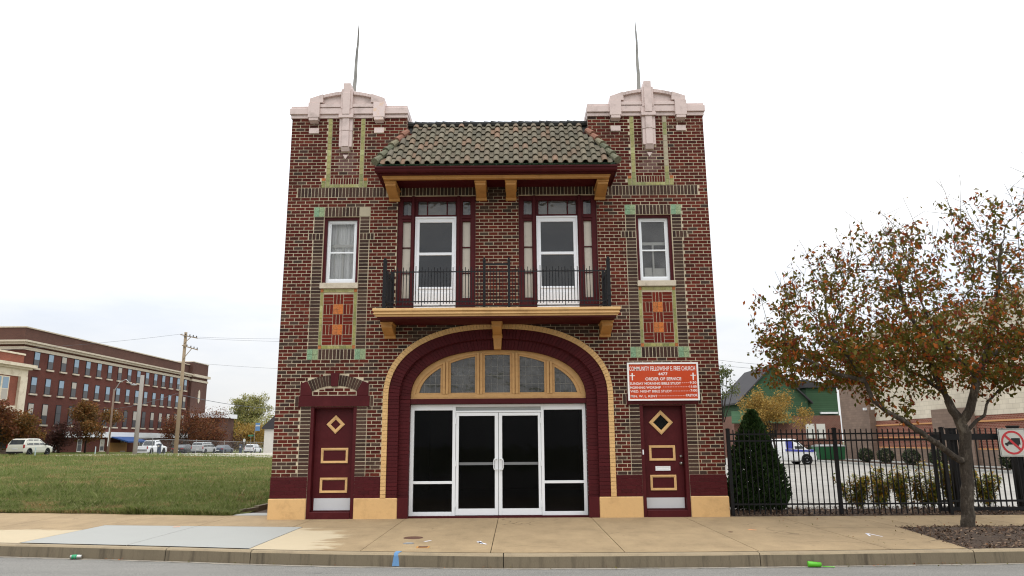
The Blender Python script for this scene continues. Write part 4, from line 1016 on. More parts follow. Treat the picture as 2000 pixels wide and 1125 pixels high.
# side path along the firehouse
sheet('side_path', [-5.72, -5.3, -4.86], [1.46, 4, 9, 17], lambda X, Y: .0+0*X, M['soil'])
rk = MB()
pts = [(-6.12, 1.1), (-5.95, 1.55), (-5.78, 2.1), (-5.72, 3.0), (-5.71, 5), (-5.71, 9), (-5.71, 17)]
for (xa, ya), (xb, yb) in zip(pts, pts[1:]):
    n = max(1, int(math.hypot(xb-xa, yb-ya)/.5))
    for i in range(n):
        a0 = (xa+(xb-xa)*i/n, ya+(yb-ya)*i/n); a1 = (xa+(xb-xa)*(i+.97)/n, ya+(yb-ya)*(i+.97)/n); h = .05+min(.11, max(0, a0[1]-1.0)*.07)+random.uniform(-.012, .012)
        for q in ([(a0[0]-.11, a0[1], -.05), (a0[0], a0[1], -.05), (a0[0], a0[1], h), (a0[0]-.11, a0[1], h), (a1[0]-.11, a1[1], -.05), (a1[0], a1[1], -.05), (a1[0], a1[1], h), (a1[0]-.11, a1[1], h)],):
            s = len(rk.v); rk.v += q
            for f in ((0, 1, 2, 3), (7, 6, 5, 4), (1, 5, 6, 2), (0, 3, 7, 4), (3, 2, 6, 7)): rk.f.append(tuple(s+i2 for i2 in f)); rk.mi.append(0)
tag(rk.build('path_edging', M['kerb']), 'low crumbling concrete edging between the lawn and the side path of the firehouse', 'edging')
# vacant lot lawn
def zl(X, Y): return terr(X, Y)+.02+.05*np.clip((Y-1.2)/2, 0, 1)*np.clip((-X-5.6)/1.5, 0, 1)
NXL = np.concatenate([np.linspace(-70, -24, 24), np.linspace(-23.5, -5.8, 60)])
rows = np.concatenate([[0, .06, .15, .3, .6], np.linspace(1, 18, 30), np.linspace(19.5, 66, 30)])
V = []; F = []
for r in rows:
    for x in NXL:
        y0 = float(back_y(x))-.03 if x < -6.1 else .95+max(0, (x+6.1))*2.2
        y = y0+r; V.append((x, y, float(zl(np.array(x), np.array(y)))-(.015 if r == 0 else 0)))
n = len(NXL)
for j in range(len(rows)-1):
    for i in range(n-1): a = j*n+i; F.append((a, a+1, a+n+1, a+n))
kind(npmesh('lawn_ground', V, F, M['lawn'], smooth=True), 'structure')
M['blade'] = islands('grass_blade', [C_(104, 120, 60), C_(128, 136, 80), C_(86, 106, 48), C_(142, 144, 94), C_(114, 126, 68), C_(150, 144, 104), C_(92, 110, 52), C_(132, 136, 86)], .9, .25, 0, spec=.1)
M['blade_dry'] = islands('dry_grass_blade', [C_(154, 138, 94), C_(172, 156, 110), C_(138, 124, 80), C_(128, 110, 72), C_(162, 144, 100)], .9, .2, 0, spec=.1)
def vnoise(x, y, s, seed=0):
    r = np.random.default_rng(seed); g = r.random((64, 64)); u = x/s; v = y/s; i = np.floor(u).astype(int); j = np.floor(v).astype(int); a = u-i; b = v-j; a = a*a*(3-2*a); b = b*b*(3-2*b)
    g2 = lambda p, q: g[p % 64, q % 64]
    return (g2(i, j)*(1-a)+g2(i+1, j)*a)*(1-b)+(g2(i, j+1)*(1-a)+g2(i+1, j+1)*a)*b
def grass(N):
    d = 58*rng.random(N)**2.3     # more blades near the pavement
    x = -5.9-rng.random(N)*(8+d*1.15)
    y = np.where(x < -6.1, back_y(x), .95)+d-.03-.09*vnoise(x, x*0, .5, 11)**2
    ok = ~((x > -6.15-.0*y) & (y < 53)) | (x < -5.95); x, y, d = x[ok], y[ok], d[ok]; n = len(x)
    dist = np.hypot(x-CAM[0], y-CAM[1]); z = zl(x, y)
    m_ = .5*vnoise(x, y, 2.2, 1)+.3*vnoise(x, y, .6, 2)+.2*vnoise(x, y, 6, 3)
    dry = (m_+rng.normal(0, .075, n)) > .525
    h = (.028+.12*vnoise(x, y, 1.1, 4)**2.4*rng.random(n)+.03*rng.random(n))*np.where(dry, .75, 1.15)*(1+.012*dist)
    tuft = (vnoise(x, y, .42, 7) > .74) & (d < 14); h = np.where(tuft, h*1.35+.035, h); dry = dry & ~tuft
    wd = .0026*dist/9*(.6+.8*rng.random(n)); az = rng.random(n)*math.tau; le = (rng.random(n)**1.2)*.9*h; la = rng.random(n)*math.tau
    bx, by = np.cos(az)*wd, np.sin(az)*wd
    V = np.empty((n, 4, 3)); V[:, 0] = np.stack([x-bx, y-by, z-.01], 1); V[:, 1] = np.stack([x+bx, y+by, z-.01], 1)
    lx, ly = np.cos(la)*le, np.sin(la)*le
    V[:, 2] = np.stack([x+bx*.6+lx*.45, y+by*.6+ly*.45, z+h*.62], 1); V[:, 3] = np.stack([x+lx, y+ly, z+h*.95], 1)
    # two triangles: base pair -> mid, mid -> tip
    F = np.arange(n)[:, None]*4+np.array([[0, 1, 2, 3]])
    return V.reshape(-1, 3), F, dry
V, F, dry = grass(240000)
g = npmesh('grass', V, F, [M['blade'], M['blade_dry']], mi=dry.astype(int)); kind(g, 'stuff'); g['label'] = 'patchy green and straw coloured grass over the vacant lot'; g['category'] = 'grass'
# pale strip, side street, verge
M['street'] = pm('side_street', C_(134, 130, 122), .95, .15, .3, 10, .2, fine=.2)
sheet('gravel_strip', [-44, -38, -30, -22, -14, -8, -4.9], [49, 55, 62, 72, 84, 100, 130], lambda X, Y: np.where(Y < 50, terr(X, Y)-.1, terr(X, Y)+.11+0*X)-np.where(X > -30, .0, 0), pm('pale_gravel', C_(166, 160, 146), .95, .15, .4, 8, .4, fine=.3))
sheet('side_street', [-53.5, -50, -46, -42.5], np.linspace(-30, 170, 41), lambda X, Y: np.where(Y < 20, -.1, np.clip(.4-.0132*(Y+15.95-77), -1.6, .4))+.02+0*X, M['street'])
sheet('verge', [-120, -80, -60, -56, -53.4], np.linspace(20, 200, 31), lambda X, Y: np.clip(.4-.0132*(Y+15.95-77), -1.6, .4)+.10+np.clip((-X-53.4)/8, 0, 1)*.35, M['lawn'])
# mulch: tree bed, fence bed and chips
mbx = [(7.0, float(kerb_y(7))+.03), (8.3, float(kerb_y(8.3))+.03), (10.1, float(kerb_y(10.1))+.03), (9.76, -2.03), (8.5, -2.03), (7.36, -2.03)]
q = MB()
ctr = (8.4, -3.2, .09); 
for (a, b), (c, d) in zip(mbx, mbx[1:]+mbx[:1]):
    m1 = ((a+ctr[0])/2, (b+ctr[1])/2, .075); m2 = ((c+ctr[0])/2, (d+ctr[1])/2, .075)
    q.quad((a, b, .0), (c, d, .0), m2, m1); q.quad(m1, m2, ctr)
kind(q.build('tree_bed', M['soil'], smooth=True), 'structure')
sheet('fence_bed', [4.86, 7, 9, 11, 14, 30], [.0, .12, .5, 1.0, 1.55], lambda X, Y: .01+.05*np.clip(Y/.4, 0, 1)*np.clip((1.6-Y)/.6, 0, 1)+0*X, M['soil'])
M['chip'] = islands('mulch_chip', [C_(70, 52, 40), C_(96, 74, 58), C_(54, 42, 34), C_(120, 98, 80), C_(82, 60, 46), C_(140, 118, 96), C_(62, 46, 38)], .95, 0, 0)
def chips(P, smin, smax, zs_=.03):
    n = len(P); s = smin+(smax-smin)*rng.random(n)**2; az = rng.random(n)*math.tau; t = rng.normal(0, .45, n); wd = s*(.15+.35*rng.random(n))
    ux = np.stack([np.cos(az)*np.cos(t), np.sin(az)*np.cos(t), np.sin(t)], 1); vx = np.stack([-np.sin(az), np.cos(az), rng.normal(0, .4, n)], 1)
    V = np.empty((n, 4, 3)); V[:, 0] = P-ux*s[:, None]; V[:, 1] = P+vx*wd[:, None]; V[:, 2] = P+ux*s[:, None]; V[:, 3] = P-vx*wd[:, None]
    V[:, :, 2] += .012+zs_*rng.random(n)[:, None]
    return V.reshape(-1, 3), np.arange(n)[:, None]*4+np.array([[0, 1, 2, 3]])
n = 5200; x = 6.95+3.1*rng.random(n); y = -4.75+2.75*rng.random(n)
ok = (x > 7.0+.36*(y+4.65)/2.65-.02+rng.normal(0, .03, n)) & (x < 10.0-.3*(y+4.65)/2.65) & (y > kerb_y(x)+.02); x, y = x[ok], y[ok]
dd = np.hypot((x-8.4)/1.5, (y+3.3)/1.3); P1 = np.stack([x, y, .085*np.clip(1-dd, 0, 1)], 1)
n = 6500; x = 4.9+8*rng.random(n); y = .02+1.3*rng.random(n)**1.3; P2 = np.stack([x, y, .05*np.clip(y/.4, 0, 1)], 1)
V, F = chips(np.concatenate([P1, P2]), .015, .05)
g = npmesh('mulch_chips', V, F, M['chip']); kind(g, 'stuff'); g['label'] = 'brown wood chip mulch round the street tree and under the iron fence'; g['category'] = 'mulch'
# parking lot on the right
sheet('parking_lot', np.linspace(4.87, 26, 12), [1.5, 5, 10, 20, 32, 50, 64], lambda X, Y: lot(Y)+.0+0*X, M['lotc'])
sheet('planting_strip', [26.15, 27.2, 28.4], np.linspace(8, 60, 14), lambda X, Y: lot(Y)+.16+0*X, M['soil'])
sheet('side_walkway', [28.42, 30.2], np.linspace(8, 60, 14), lambda X, Y: lot(Y)+.17+0*X, M['paving_new'])
q = MB()
for y0 in np.arange(8, 58, 5.):
    z = float(lot(y0+2.5)); q.box(26.0, 26.16, y0, y0+4.98, z-.1, z+.17)
kind(q.build('lot_kerb', M['paving_new'], None, .02), 'structure')
sheet('far_yard', [4.87, 12, 26, 45], [64, 80, 130], lambda X, Y: -.345+0*X-.002*(X > 26), M['lawn'])

# ================================================================== FOLIAGE HELPERS
def leafmesh(P, size, name, mat, parent, droop=.35, wid=.5, jit=.35):
    """small folded leaves, one per point"""
    P = np.asarray(P); n = len(P); s = size*(1-jit+2*jit*rng.random(n))
    d = rng.normal(0, 1, (n, 3)); d[:, 2] -= droop*1.2; d /= np.linalg.norm(d, axis=1)[:, None]
    up = rng.normal(0, .6, (n, 3)); up[:, 2] += .8; sd = np.cross(d, up); sd /= np.linalg.norm(sd, axis=1)[:, None]+1e-9; nn = np.cross(sd, d)
    s = s[:, None]; V = np.empty((n, 4, 3))
    V[:, 0] = P; V[:, 1] = P+d*s*.5+sd*s*wid*.5+nn*s*.12; V[:, 2] = P+d*s; V[:, 3] = P+d*s*.5-sd*s*wid*.5+nn*s*.12
    F = np.concatenate([np.arange(n)[:, None]*4+np.array([[0, 1, 2]]), np.arange(n)[:, None]*4+np.array([[0, 2, 3]])])
    return npmesh(name, V.reshape(-1, 3), F, mat, parent)
def crownpts(n, lumps, hollow=.25, fuzz=.22):
    """points in a cloud of overlapping clumps, thinned so that gaps remain"""
    L = np.array(lumps, float); w_ = L[:, 3]*L[:, 4]; pick = rng.choice(len(L), n, p=w_/w_.sum())
    d = rng.normal(0, 1, (n, 3)); d /= np.linalg.norm(d, axis=1)[:, None]; r = (hollow+(1-hollow)*rng.random(n))**.6
    r *= 1+rng.normal(0, fuzz, n)
    rad = np.stack([L[pick, 3], L[pick, 3], L[pick, 4]], 1)
    return L[pick, :3]+d*rad*r[:, None]
M['bark'] = pm('tree_bark', C_(62, 54, 45), .95, .45, 9, 26, 1., dirt=C_(122, 112, 98), dscale=7, damt=.9, stretch=(1, 1, .45), fine=.6, bd=.04)
M['bark_dark'] = pm('dark_bark', C_(52, 44, 38), .95, .3, 5, 15, .6)
M['leaf_autumn'] = islands('autumn_pear_leaf', [C_(106, 96, 36), C_(136, 84, 34), C_(86, 86, 34), C_(166, 92, 42), C_(98, 94, 38), C_(130, 62, 36), C_(80, 82, 34), C_(120, 100, 42), C_(94, 84, 32), C_(112, 56, 36), C_(172, 96, 44), C_(92, 90, 38), C_(114, 92, 36), C_(96, 70, 34), C_(84, 80, 32), C_(100, 92, 40)], .6, .35, 0, spec=.12, fine=.1, interp='CONSTANT')
M['leaf_yellow'] = islands('yellow_leaf', [C_(160, 124, 56), C_(134, 106, 50), C_(178, 144, 74), C_(144, 122, 60), C_(114, 94, 48)], .7, .3, 0)
M['leaf_lime'] = islands('yellow_green_leaf', [C_(148, 148, 88), C_(170, 162, 96), C_(128, 134, 82), C_(160, 148, 92), C_(140, 144, 94)], .7, .35, 0)
M['leaf_green'] = islands('green_leaf', [C_(84, 96, 52), C_(104, 112, 66), C_(72, 84, 46), C_(96, 92, 50)], .7, .3, 0)
M['leaf_rust'] = islands('rust_leaf', [C_(118, 66, 40), C_(96, 58, 38), C_(134, 84, 46), C_(88, 66, 40), C_(110, 50, 36)], .7, .3, 0)
M['leaf_olive'] = islands('orange_olive_leaf', [C_(128, 88, 42), C_(100, 82, 40), C_(150, 98, 48), C_(86, 76, 42), C_(120, 72, 40)], .7, .3, 0)
M['leaf_plum'] = islands('plum_leaf', [C_(74, 44, 40), C_(60, 38, 34), C_(90, 54, 44), C_(68, 50, 40)], .7, .3, 0)
M['leaf_holly'] = islands('evergreen_leaf', [C_(44, 56, 34), C_(56, 68, 40), C_(36, 46, 30), C_(66, 74, 46)], .6, .15, 0)
M['leaf_thuja'] = islands('arborvitae_spray', [C_(36, 56, 26), C_(50, 74, 32), C_(28, 46, 22), C_(62, 84, 38), C_(42, 64, 28)], .7, .2, 0)
M['leaf_willow'] = islands('fading_willow_leaf', [C_(148, 138, 50), C_(104, 116, 46), C_(186, 146, 44), C_(124, 130, 54), C_(166, 116, 46), C_(94, 108, 48), C_(150, 132, 60)], .7, .4, 0, interp='CONSTANT')
def simple_tree(name, label, x, y, z, h, lumps, mat, nleaf, lsize, group=None, trunk=.12, bark='bark_dark', cat='tree', multi=1, trunk_top=.55):
    t = thing(name, label, cat, (x, y, z), 0, group); q = MB(); L = np.array(lumps, float)
    for s in range(multi):
        a = s*2.4; top = L[s % len(L), :3]
        q.tube([(.05*math.cos(a)*s, .05*math.sin(a)*s, -.1), (top[0]*.15+.1*math.cos(a)*(s > 0), top[1]*.15, h*.25), (top[0]*.5, top[1]*.5, h*trunk_top), (top[0], top[1], top[2])], [trunk, trunk*.85, trunk*.55, trunk*.15], 7)
    for l in L[:14]:
        st = Vector((l[0]*.15, l[1]*.15, h*.3+.12*l[2])); en = Vector(l[:3]); md = st.lerp(en, .5)+Vector((random.uniform(-.1, .1), 0, -.05))*h*.1
        q.tube([st, md, en, en+Vector((random.uniform(-.4, .4)*l[3], random.uniform(-.3, .3)*l[3], l[4]*.8))], [trunk*.45, trunk*.3, trunk*.18, trunk*.05], 5)
    q.build('trunk', M[bark], t, smooth=True)
    leafmesh(crownpts(nleaf, lumps), lsize, 'crown', M[mat], t)
    return t
def clump(cx, cz, rx, rz, n, r0=.5, ry=None):
    ry = ry or rx; out = []
    for _ in range(n):
        d = np.array([random.gauss(0, 1) for _ in range(3)]); d /= np.linalg.norm(d); k = random.random()**.45
        out.append((cx+d[0]*rx*k, d[1]*ry*k, cz+d[2]*rz*k, r0*random.uniform(.6, 1.3), r0*random.uniform(.45, 1.0)))
    return out

# ================================================================== THE STREET TREE (grown limb by limb into its crown)
YT = -2.55
def street_tree():
    t = thing('street_tree', 'autumn street tree with brown and orange leaves growing in the mulch bed by the kerb', 'tree', (8.3, YT, .06))
    def T(px, py, dy=0.): x, z = U(px, py, YT+dy); return (x, YT+dy, z)
    main = [[T(1891, 1037), T(1890, 990), T(1889, 930), T(1886, 880), T(1884, 845), T(1878, 826)],
            [T(1884, 905), T(1864, 893, -.1), T(1838, 872, -.3), T(1800, 845, -.45), T(1765, 822, -.55), T(1730, 803, -.6), T(1705, 783, -.65), T(1690, 745, -.7), T(1660, 700, -.75), T(1625, 660, -.7)],
            [T(1878, 826), T(1860, 800, .1), T(1845, 768, .2), T(1830, 740, .3), T(1815, 700, .35), T(1795, 650, .4), T(1770, 600, .5), T(1752, 540, .5)],
            [T(1878, 826), T(1895, 800, -.1), T(1905, 760, -.2), T(1908, 730, -.25), T(1922, 705, -.3), T(1935, 660, -.35), T(1945, 610, -.3), T(1950, 540, -.2), T(1955, 480, -.1)],
            [T(1890, 835), T(1908, 823, .15), T(1924, 812, .2), T(1926, 790, .25), T(1945, 765, .4), T(1985, 745, .6), T(2040, 715, .7)],
            [T(1845, 768, .2), T(1800, 735, .7), T(1750, 715, 1.1), T(1700, 690, 1.4)], [T(1908, 735, -.25), T(1870, 700, -.9), T(1830, 660, -1.2), T(1800, 590, -1.2)],
            [T(1922, 705, -.3), T(1985, 660, .5), T(2050, 600, .9), T(2090, 520, .9)], [T(1690, 745, -.7), T(1630, 728, -.8), T(1570, 700, -.6), T(1530, 660, -.5)]]
    nodes = []; par = []
    def addchain(ch, parent):
        first = True
        for a, b in zip(ch, ch[1:]):
            a, b = np.array(a), np.array(b); n = max(1, int(np.linalg.norm(b-a)/.13))
            if first and parent is None: nodes.append(a); par.append(-1); parent = 0
            first = False
            for i in range(1, n+1): nodes.append(a+(b-a)*i/n+rng.normal(0, .006, 3)); par.append(parent); parent = len(nodes)-1
        return parent
    addchain(main[0], None)
    near = lambda p: int(np.argmin(np.linalg.norm(np.array(nodes)-np.array(p), axis=1)))
    for ch in main[1:]: addchain(ch, near(ch[0]))
    # crown volume
    E = [((7.5, -2.5, 3.75), (2.9, 2.3, 1.45), 900), ((9.4, -2.4, 4.4), (2.5, 2.3, 1.9), 900), ((6.1, -2.6, 3.45), (1.6, 1.5, 1.0), 330), ((9.9, -2.3, 3.2), (1.9, 2.0, .9), 260), ((11.2, -2.3, 4.2), (1.4, 1.8, 1.6), 260), ((7.2, -2.5, 4.9), (1.5, 1.4, .75), 150), ((5.9, -2.5, 3.0), (1.4, 1.3, .65), 260), ((7.0, -2.3, 2.9), (1.9, 1.6, .55), 260), ((9.6, -2.4, 2.95), (1.7, 1.6, .5), 200), ((6.2, -2.5, 4.4), (1.0, 1.1, .7), 130)]
    A = []
    for c, r, n in E:
        p = rng.normal(0, 1, (n, 3)); p /= np.linalg.norm(p, axis=1)[:, None]; p *= (rng.random(n)**.42)[:, None]; A.append(np.array(c)+p*np.array(r))
    A = np.concatenate(A); A = A[(A[:, 2] > 2.32+.25*vnoise(A[:, 0], A[:, 1], .6, 9)) & (A[:, 0] > 4.95)]
    nmain = len(nodes); P = np.array(nodes); par2 = list(par); step = .14
    for it in range(60):
        if len(A) == 0: break
        dm = np.linalg.norm(A[:, None, :]-P[None, :, :], axis=2); ni = dm.argmin(1); dmin = dm[np.arange(len(A)), ni]
        keep = dmin > .2; act = keep & (dmin < 1.6)
        A2 = A[keep]; g = {}
        for a, i in zip(A[act], ni[act]): g.setdefault(int(i), []).append((a-P[i])/np.linalg.norm(a-P[i]))
        if not g: break
        newp = []
        for i, ds in g.items():
            d = np.mean(ds, 0)+rng.normal(0, .18, 3)+np.array([0, 0, .08]); nrm = np.linalg.norm(d)
            if nrm < 1e-3: continue
            newp.append(P[i]+d/nrm*step); par2.append(i)
        P = np.concatenate([P, np.array(newp)]); A = A2
        if len(P) > 8000: break
    # long bare shoots above the crown
    tips = [i for i in range(nmain, len(P)) if P[i][2] > 4.1+.35*(P[i][0]-7)*.6]
    random.shuffle(tips); P = list(P); shoot = []
    for i in tips[:70]:
        p = np.array(P[i]); d = np.array([rng.normal(-.1, .35), rng.normal(0, .3), 1.]); k = i; n = rng.integers(3, 7)
        for _ in range(n):
            d = d/np.linalg.norm(d)+rng.normal(0, .09, 3); p = p+d*.14; P.append(p); par2.append(k); k = len(P)-1; shoot.append(k)
            if random.random() < .5:
                s = p+np.array([rng.normal(0, .22), rng.normal(0, .2), .12+.1*random.random()]); P.append(s); par2.append(k); shoot.append(len(P)-1)
    P = np.array(P); N = len(P); w_ = np.zeros(N); kids = np.zeros(N, int)
    for i in range(N-1, 0, -1):
        if kids[i] == 0: w_[i] += .0028**2.3
        w_[par2[i]] += w_[i]; kids[par2[i]] += 1
    rad = w_**(1/2.3); k = .155/rad[0]; rad = np.maximum(.0022, rad*min(k, 1.2))
    z0 = main[0][0][2]
    for i in range(nmain):
        rad[i] = max(rad[i], .012)
    order = {}
    def setr(ch, r0, r1):
        for a in ch: pass
    # the big limbs get the girth the photo shows
    for ch, r0, r1 in zip(main, (.108, .066, .088, .09, .04, .05, .05, .05, .045), (.095, .03, .03, .03, .015, .018, .018, .018, .015)):
        L = [np.array(c) for c in ch]
        for i in range(nmain):
            ds = [np.linalg.norm(P[i]-(a+(b-a)*np.clip(np.dot(P[i]-a, b-a)/np.dot(b-a, b-a), 0, 1))) for a, b in zip(L, L[1:])]
            j = int(np.argmin(ds))
            if ds[j] < .03:
                a, b = L[j], L[j+1]; u = (j+np.clip(np.dot(P[i]-a, b-a)/np.dot(b-a, b-a), 0, 1))/(len(L)-1); rad[i] = max(r0+(r1-r0)*u**.7, .0)
    rad[:3] *= np.array([1.12, 1.06, 1.02]); 
    for i in range(nmain):
        if P[i][2] > .3 and rad[i] > .09: rad[i] *= 1+rng.normal(0, .03)
    V = []; F = []
    O = P-np.array([8.3, YT, .06])
    for i in range(1, N):
        p = par2[i]; a, b = O[p], O[i]; d = b-a; l = np.linalg.norm(d)
        if l < 1e-5: continue
        d = d/l; ref = np.array([0, 1., 0]) if abs(d[1]) < .8 else np.array([1., 0, 0]); u = np.cross(d, ref); u /= np.linalg.norm(u); v = np.cross(d, u)
        ra = min(rad[p], rad[i]*1.35) if i >= nmain else rad[p] if p >= 0 else rad[i]; rb = rad[i]
        if i < nmain and abs(rad[p]-rad[i]) > .04: ra = rb
        ns = 10 if rb > .05 else 6 if rb > .012 else 3
        th = np.arange(ns)*math.tau/ns; cs = np.outer(np.cos(th), u)+np.outer(np.sin(th), v); s = len(V)
        V.extend(a-d*ra*.25+cs*ra); V.extend(b+d*rb*.25+cs*rb)
        for k2 in range(ns): l2 = (k2+1) % ns; F.append((s+k2, s+l2, s+ns+l2, s+ns+k2))
    npmesh('trunk', V, F, M['bark'], t, smooth=True)
    # leaves hang on the thin wood
    thin = [i for i in range(nmain, N) if rad[i] < .012]; sh = set(shoot); LP = []
    for i in thin:
        n = (1 if random.random() < .22 else 0) if i in sh else rng.poisson(12 if P[i][2] < 3.7 else 5.0)
        a, b = O[par2[i]], O[i]
        for _ in range(n): LP.append(a+(b-a)*random.random()+rng.normal(0, .06, 3))
    leafmesh(LP, .09, 'crown', M['leaf_autumn'], t, droop=.7, wid=.55)
    print('tree nodes', N, 'leaves', len(LP))
street_tree()

# ================================================================== IRON FENCE, GATE, SIGN, SHRUBS
FY = .10
F_ = thing('iron_fence', 'black iron picket fence on square posts beside the right side of the firehouse', 'fence', (4.9, FY, 0))
zt, zr1, zr2, zb_, zp = UZ(1640, 838, FY), UZ(1640, 847, FY), UZ(1640, 860, FY), UZ(1640, 984, FY), UZ(1640, 1004, FY)
posts = [UX(1427, 930, FY), UX(1637, 930, FY), UX(1848, 920, FY)]
for i, x in enumerate(posts):
    q = MB(); w2 = .035; top = UZ(1637, 835, FY); q.box(x-w2, x+w2, FY-w2, FY+w2, 0, top-.03); q.box(x-w2-.008, x+w2+.008, FY-w2-.008, FY+w2+.008, top-.03, top-.01); q.box(x-w2*.6, x+w2*.6, FY-w2*.6, FY+w2*.6, top-.01, top)
    loc(q.build('fence_post', M['iron']), F_)
for a, b in zip(posts, posts[1:]):
    q = MB()
    for z in (zr1, zr2, zb_): q.box(a+.036, b-.036, FY-.016, FY+.016, z-.017, z+.017)
    n = round((b-a)/.1165)
    for i in range(1, n):
        x = a+(b-a)*i/n+random.uniform(-.003, .003); q.box(x-.01, x+.01, FY-.01, FY+.01, zp, zt+random.uniform(-.006, .006))
    loc(q.build('picket_panel', M['iron']), F_)
GY = .34
Gt = thing('sliding_gate', 'black iron sliding gate with a heavy top rail behind the street tree', 'gate', (9.7, GY, 0))
gx0, gx1 = UX(1832, 930, GY), UX(2060, 930, GY)
q = MB(); zz = lambda py: UZ(1930, py, GY)
q.box(gx0, gx1, GY-.03, GY+.03, zz(859), zz(847)); q.box(gx0, gx1, GY-.03, GY+.03, zz(997), zz(990)); q.box(gx0, gx1, GY-.02, GY+.02, zz(980), zz(976))
n = int((gx1-gx0)/.122)
for i in range(n+1): x = gx0+.06+i*.122; q.box(x-.011, x+.011, GY-.011, GY+.011, zz(996), zz(836))
q.box(gx0-.06, gx0, GY-.03, GY+.03, zz(997), zz(847))
loc(q.build('gate_leaf', M['iron']), Gt)
for px, w2, tp in ((1866, .075, 836), (1990, .085, 831)):
    x = UX(px, 920, GY+.15); q = MB(); z = UZ(px, tp, GY+.15); q.box(x-w2, x+w2, GY+.07, GY+.07+2*w2, 0, z-.03); q.box(x-w2-.012, x+w2+.012, GY+.06, GY+.08+2*w2, z-.03, z)
    loc(q.build('gate_post', M['iron']), Gt)
# no-trucks sign on the gate
yS = .2
S2 = thing('no_trucks_sign', 'square white no trucks sign with a red ring and slash fixed to the iron gate', 'sign', (UX(1977, 860, yS), yS, UZ(1977, 892, yS)))
a0, a1, b0, b1 = UX(1950.5, 864, yS), UX(2004, 864, yS), UZ(1977, 892, yS), UZ(1977, 837, yS); hw = (a1-a0)/2; cx, cz = (a0+a1)/2, (b0+b1)/2; hh = (b1-b0)/2
def rrect(hx, hz, r, n=5):
    o = []
    for sx_, sz_, a in ((1, -1, -90), (1, 1, 0), (-1, 1, 90), (-1, -1, 180)):
        for i in range(n+1):
            t = R(a+90*i/n); o.append((cx+sx_*(hx-r)+r*math.cos(t), cz+sz_*(hz-r)+r*math.sin(t)))
    return o
q = MB(); q.prism(rrect(hw, hh, .03), yS-.012, yS); q.box(cx+.05, cx+.09, yS, GY+.06, cz-.1, cz-.06); loc(q.build('sign_plate', M['sign_face']), S2)
q = MB(); q.ring(rrect(hw-.012, hh-.012, .025), rrect(hw-.02, hh-.02, .02), yS-.0145, yS-.011); loc(q.build('sign_border', M['sign_black']), S2)
q = MB(); rad = hw*.84; circ = lambda r: [(cx+r*math.cos(t*math.tau/40), cz+r*1.02*math.sin(t*math.tau/40)) for t in range(40)]
s1 = circ(1)
tk = lambda x, z: (cx+x*rad, cz+z*rad)
q.prism([tk(-.68, -.17), tk(-.52, -.30), tk(-.45, -.17), tk(-.08, -.17), tk(-.08, .36), tk(-.38, .08), tk(-.44, .08), tk(-.46, .0), tk(-.68, -.04)], yS-.0142, yS-.011)
q.box(*[tk(-.1, 0)[0], tk(.66, 0)[0]], yS-.0142, yS-.011, tk(0, -.17)[1], tk(0, .38)[1])
for xx in (-.5, .42): q.prism([tk(xx+.1*math.cos(t), -.2+.1*math.sin(t)) for t in np.linspace(0, math.tau, 13)[:-1]], yS-.0143, yS-.011)
loc(q.build('truck_symbol', M['sign_black']), S2)
q = MB(); q.ring(circ(rad), circ(rad*.83), yS-.0155, yS-.012); d = rad*.88; e = .09*rad
q.prism([tk(-.62-.07, .62-.07), tk(.62-.07, -.62-.07), tk(.62+.07, -.62+.07), tk(-.62+.07, .62+.07)], yS-.0162, yS-.012)
loc(q.build('prohibition_ring', M['sign_red']), S2)
# arborvitae
def thuja():
    x, _ = U(1474, 900, 1.15); t = thing('arborvitae_shrub', 'dark green cone shaped arborvitae behind the iron fence beside the firehouse', 'shrub', (x, 1.15, .04))
    q = MB(); q.tube([(0, 0, -.05), (0, 0, 1.6)], [.06, .01], 6); q.build('stem', M['bark_dark'], t)
    H = UZ(1470, 808, 1.15)-.04; n = 15000; h = rng.random(n)**1.15; th = rng.random(n)*math.tau
    env = np.where(h < .12, .62+h*1.2, .74*(1-(h-.12)/.88)**.70)*(.92+.12*np.sin(th*5+h*9)+.06*np.sin(th*11-h*20)); env = np.minimum(env, .74)
    r = env*np.sqrt(.45+.55*rng.random(n)); P = np.stack([r*np.cos(th), r*np.sin(th), .03+h*H*1.0], 1)
    s = .085*(.6+.8*rng.random(n)); d = np.stack([np.cos(th)*.6, np.sin(th)*.6, np.full(n, .85)], 1)+rng.normal(0, .3, (n, 3)); d /= np.linalg.norm(d, axis=1)[:, None]
    sd = np.cross(d, rng.normal(0, 1, (n, 3))); sd /= np.linalg.norm(sd, axis=1)[:, None]; s = s[:, None]; V = np.empty((n, 4, 3))
    V[:, 0] = P; V[:, 1] = P+d*s*.55+sd*s*.32; V[:, 2] = P+d*s; V[:, 3] = P+d*s*.55-sd*s*.32
    npmesh('foliage', V.reshape(-1, 3), np.arange(n)[:, None]*4+np.array([[0, 1, 2, 3]]), M['leaf_thuja'], t)
thuja()
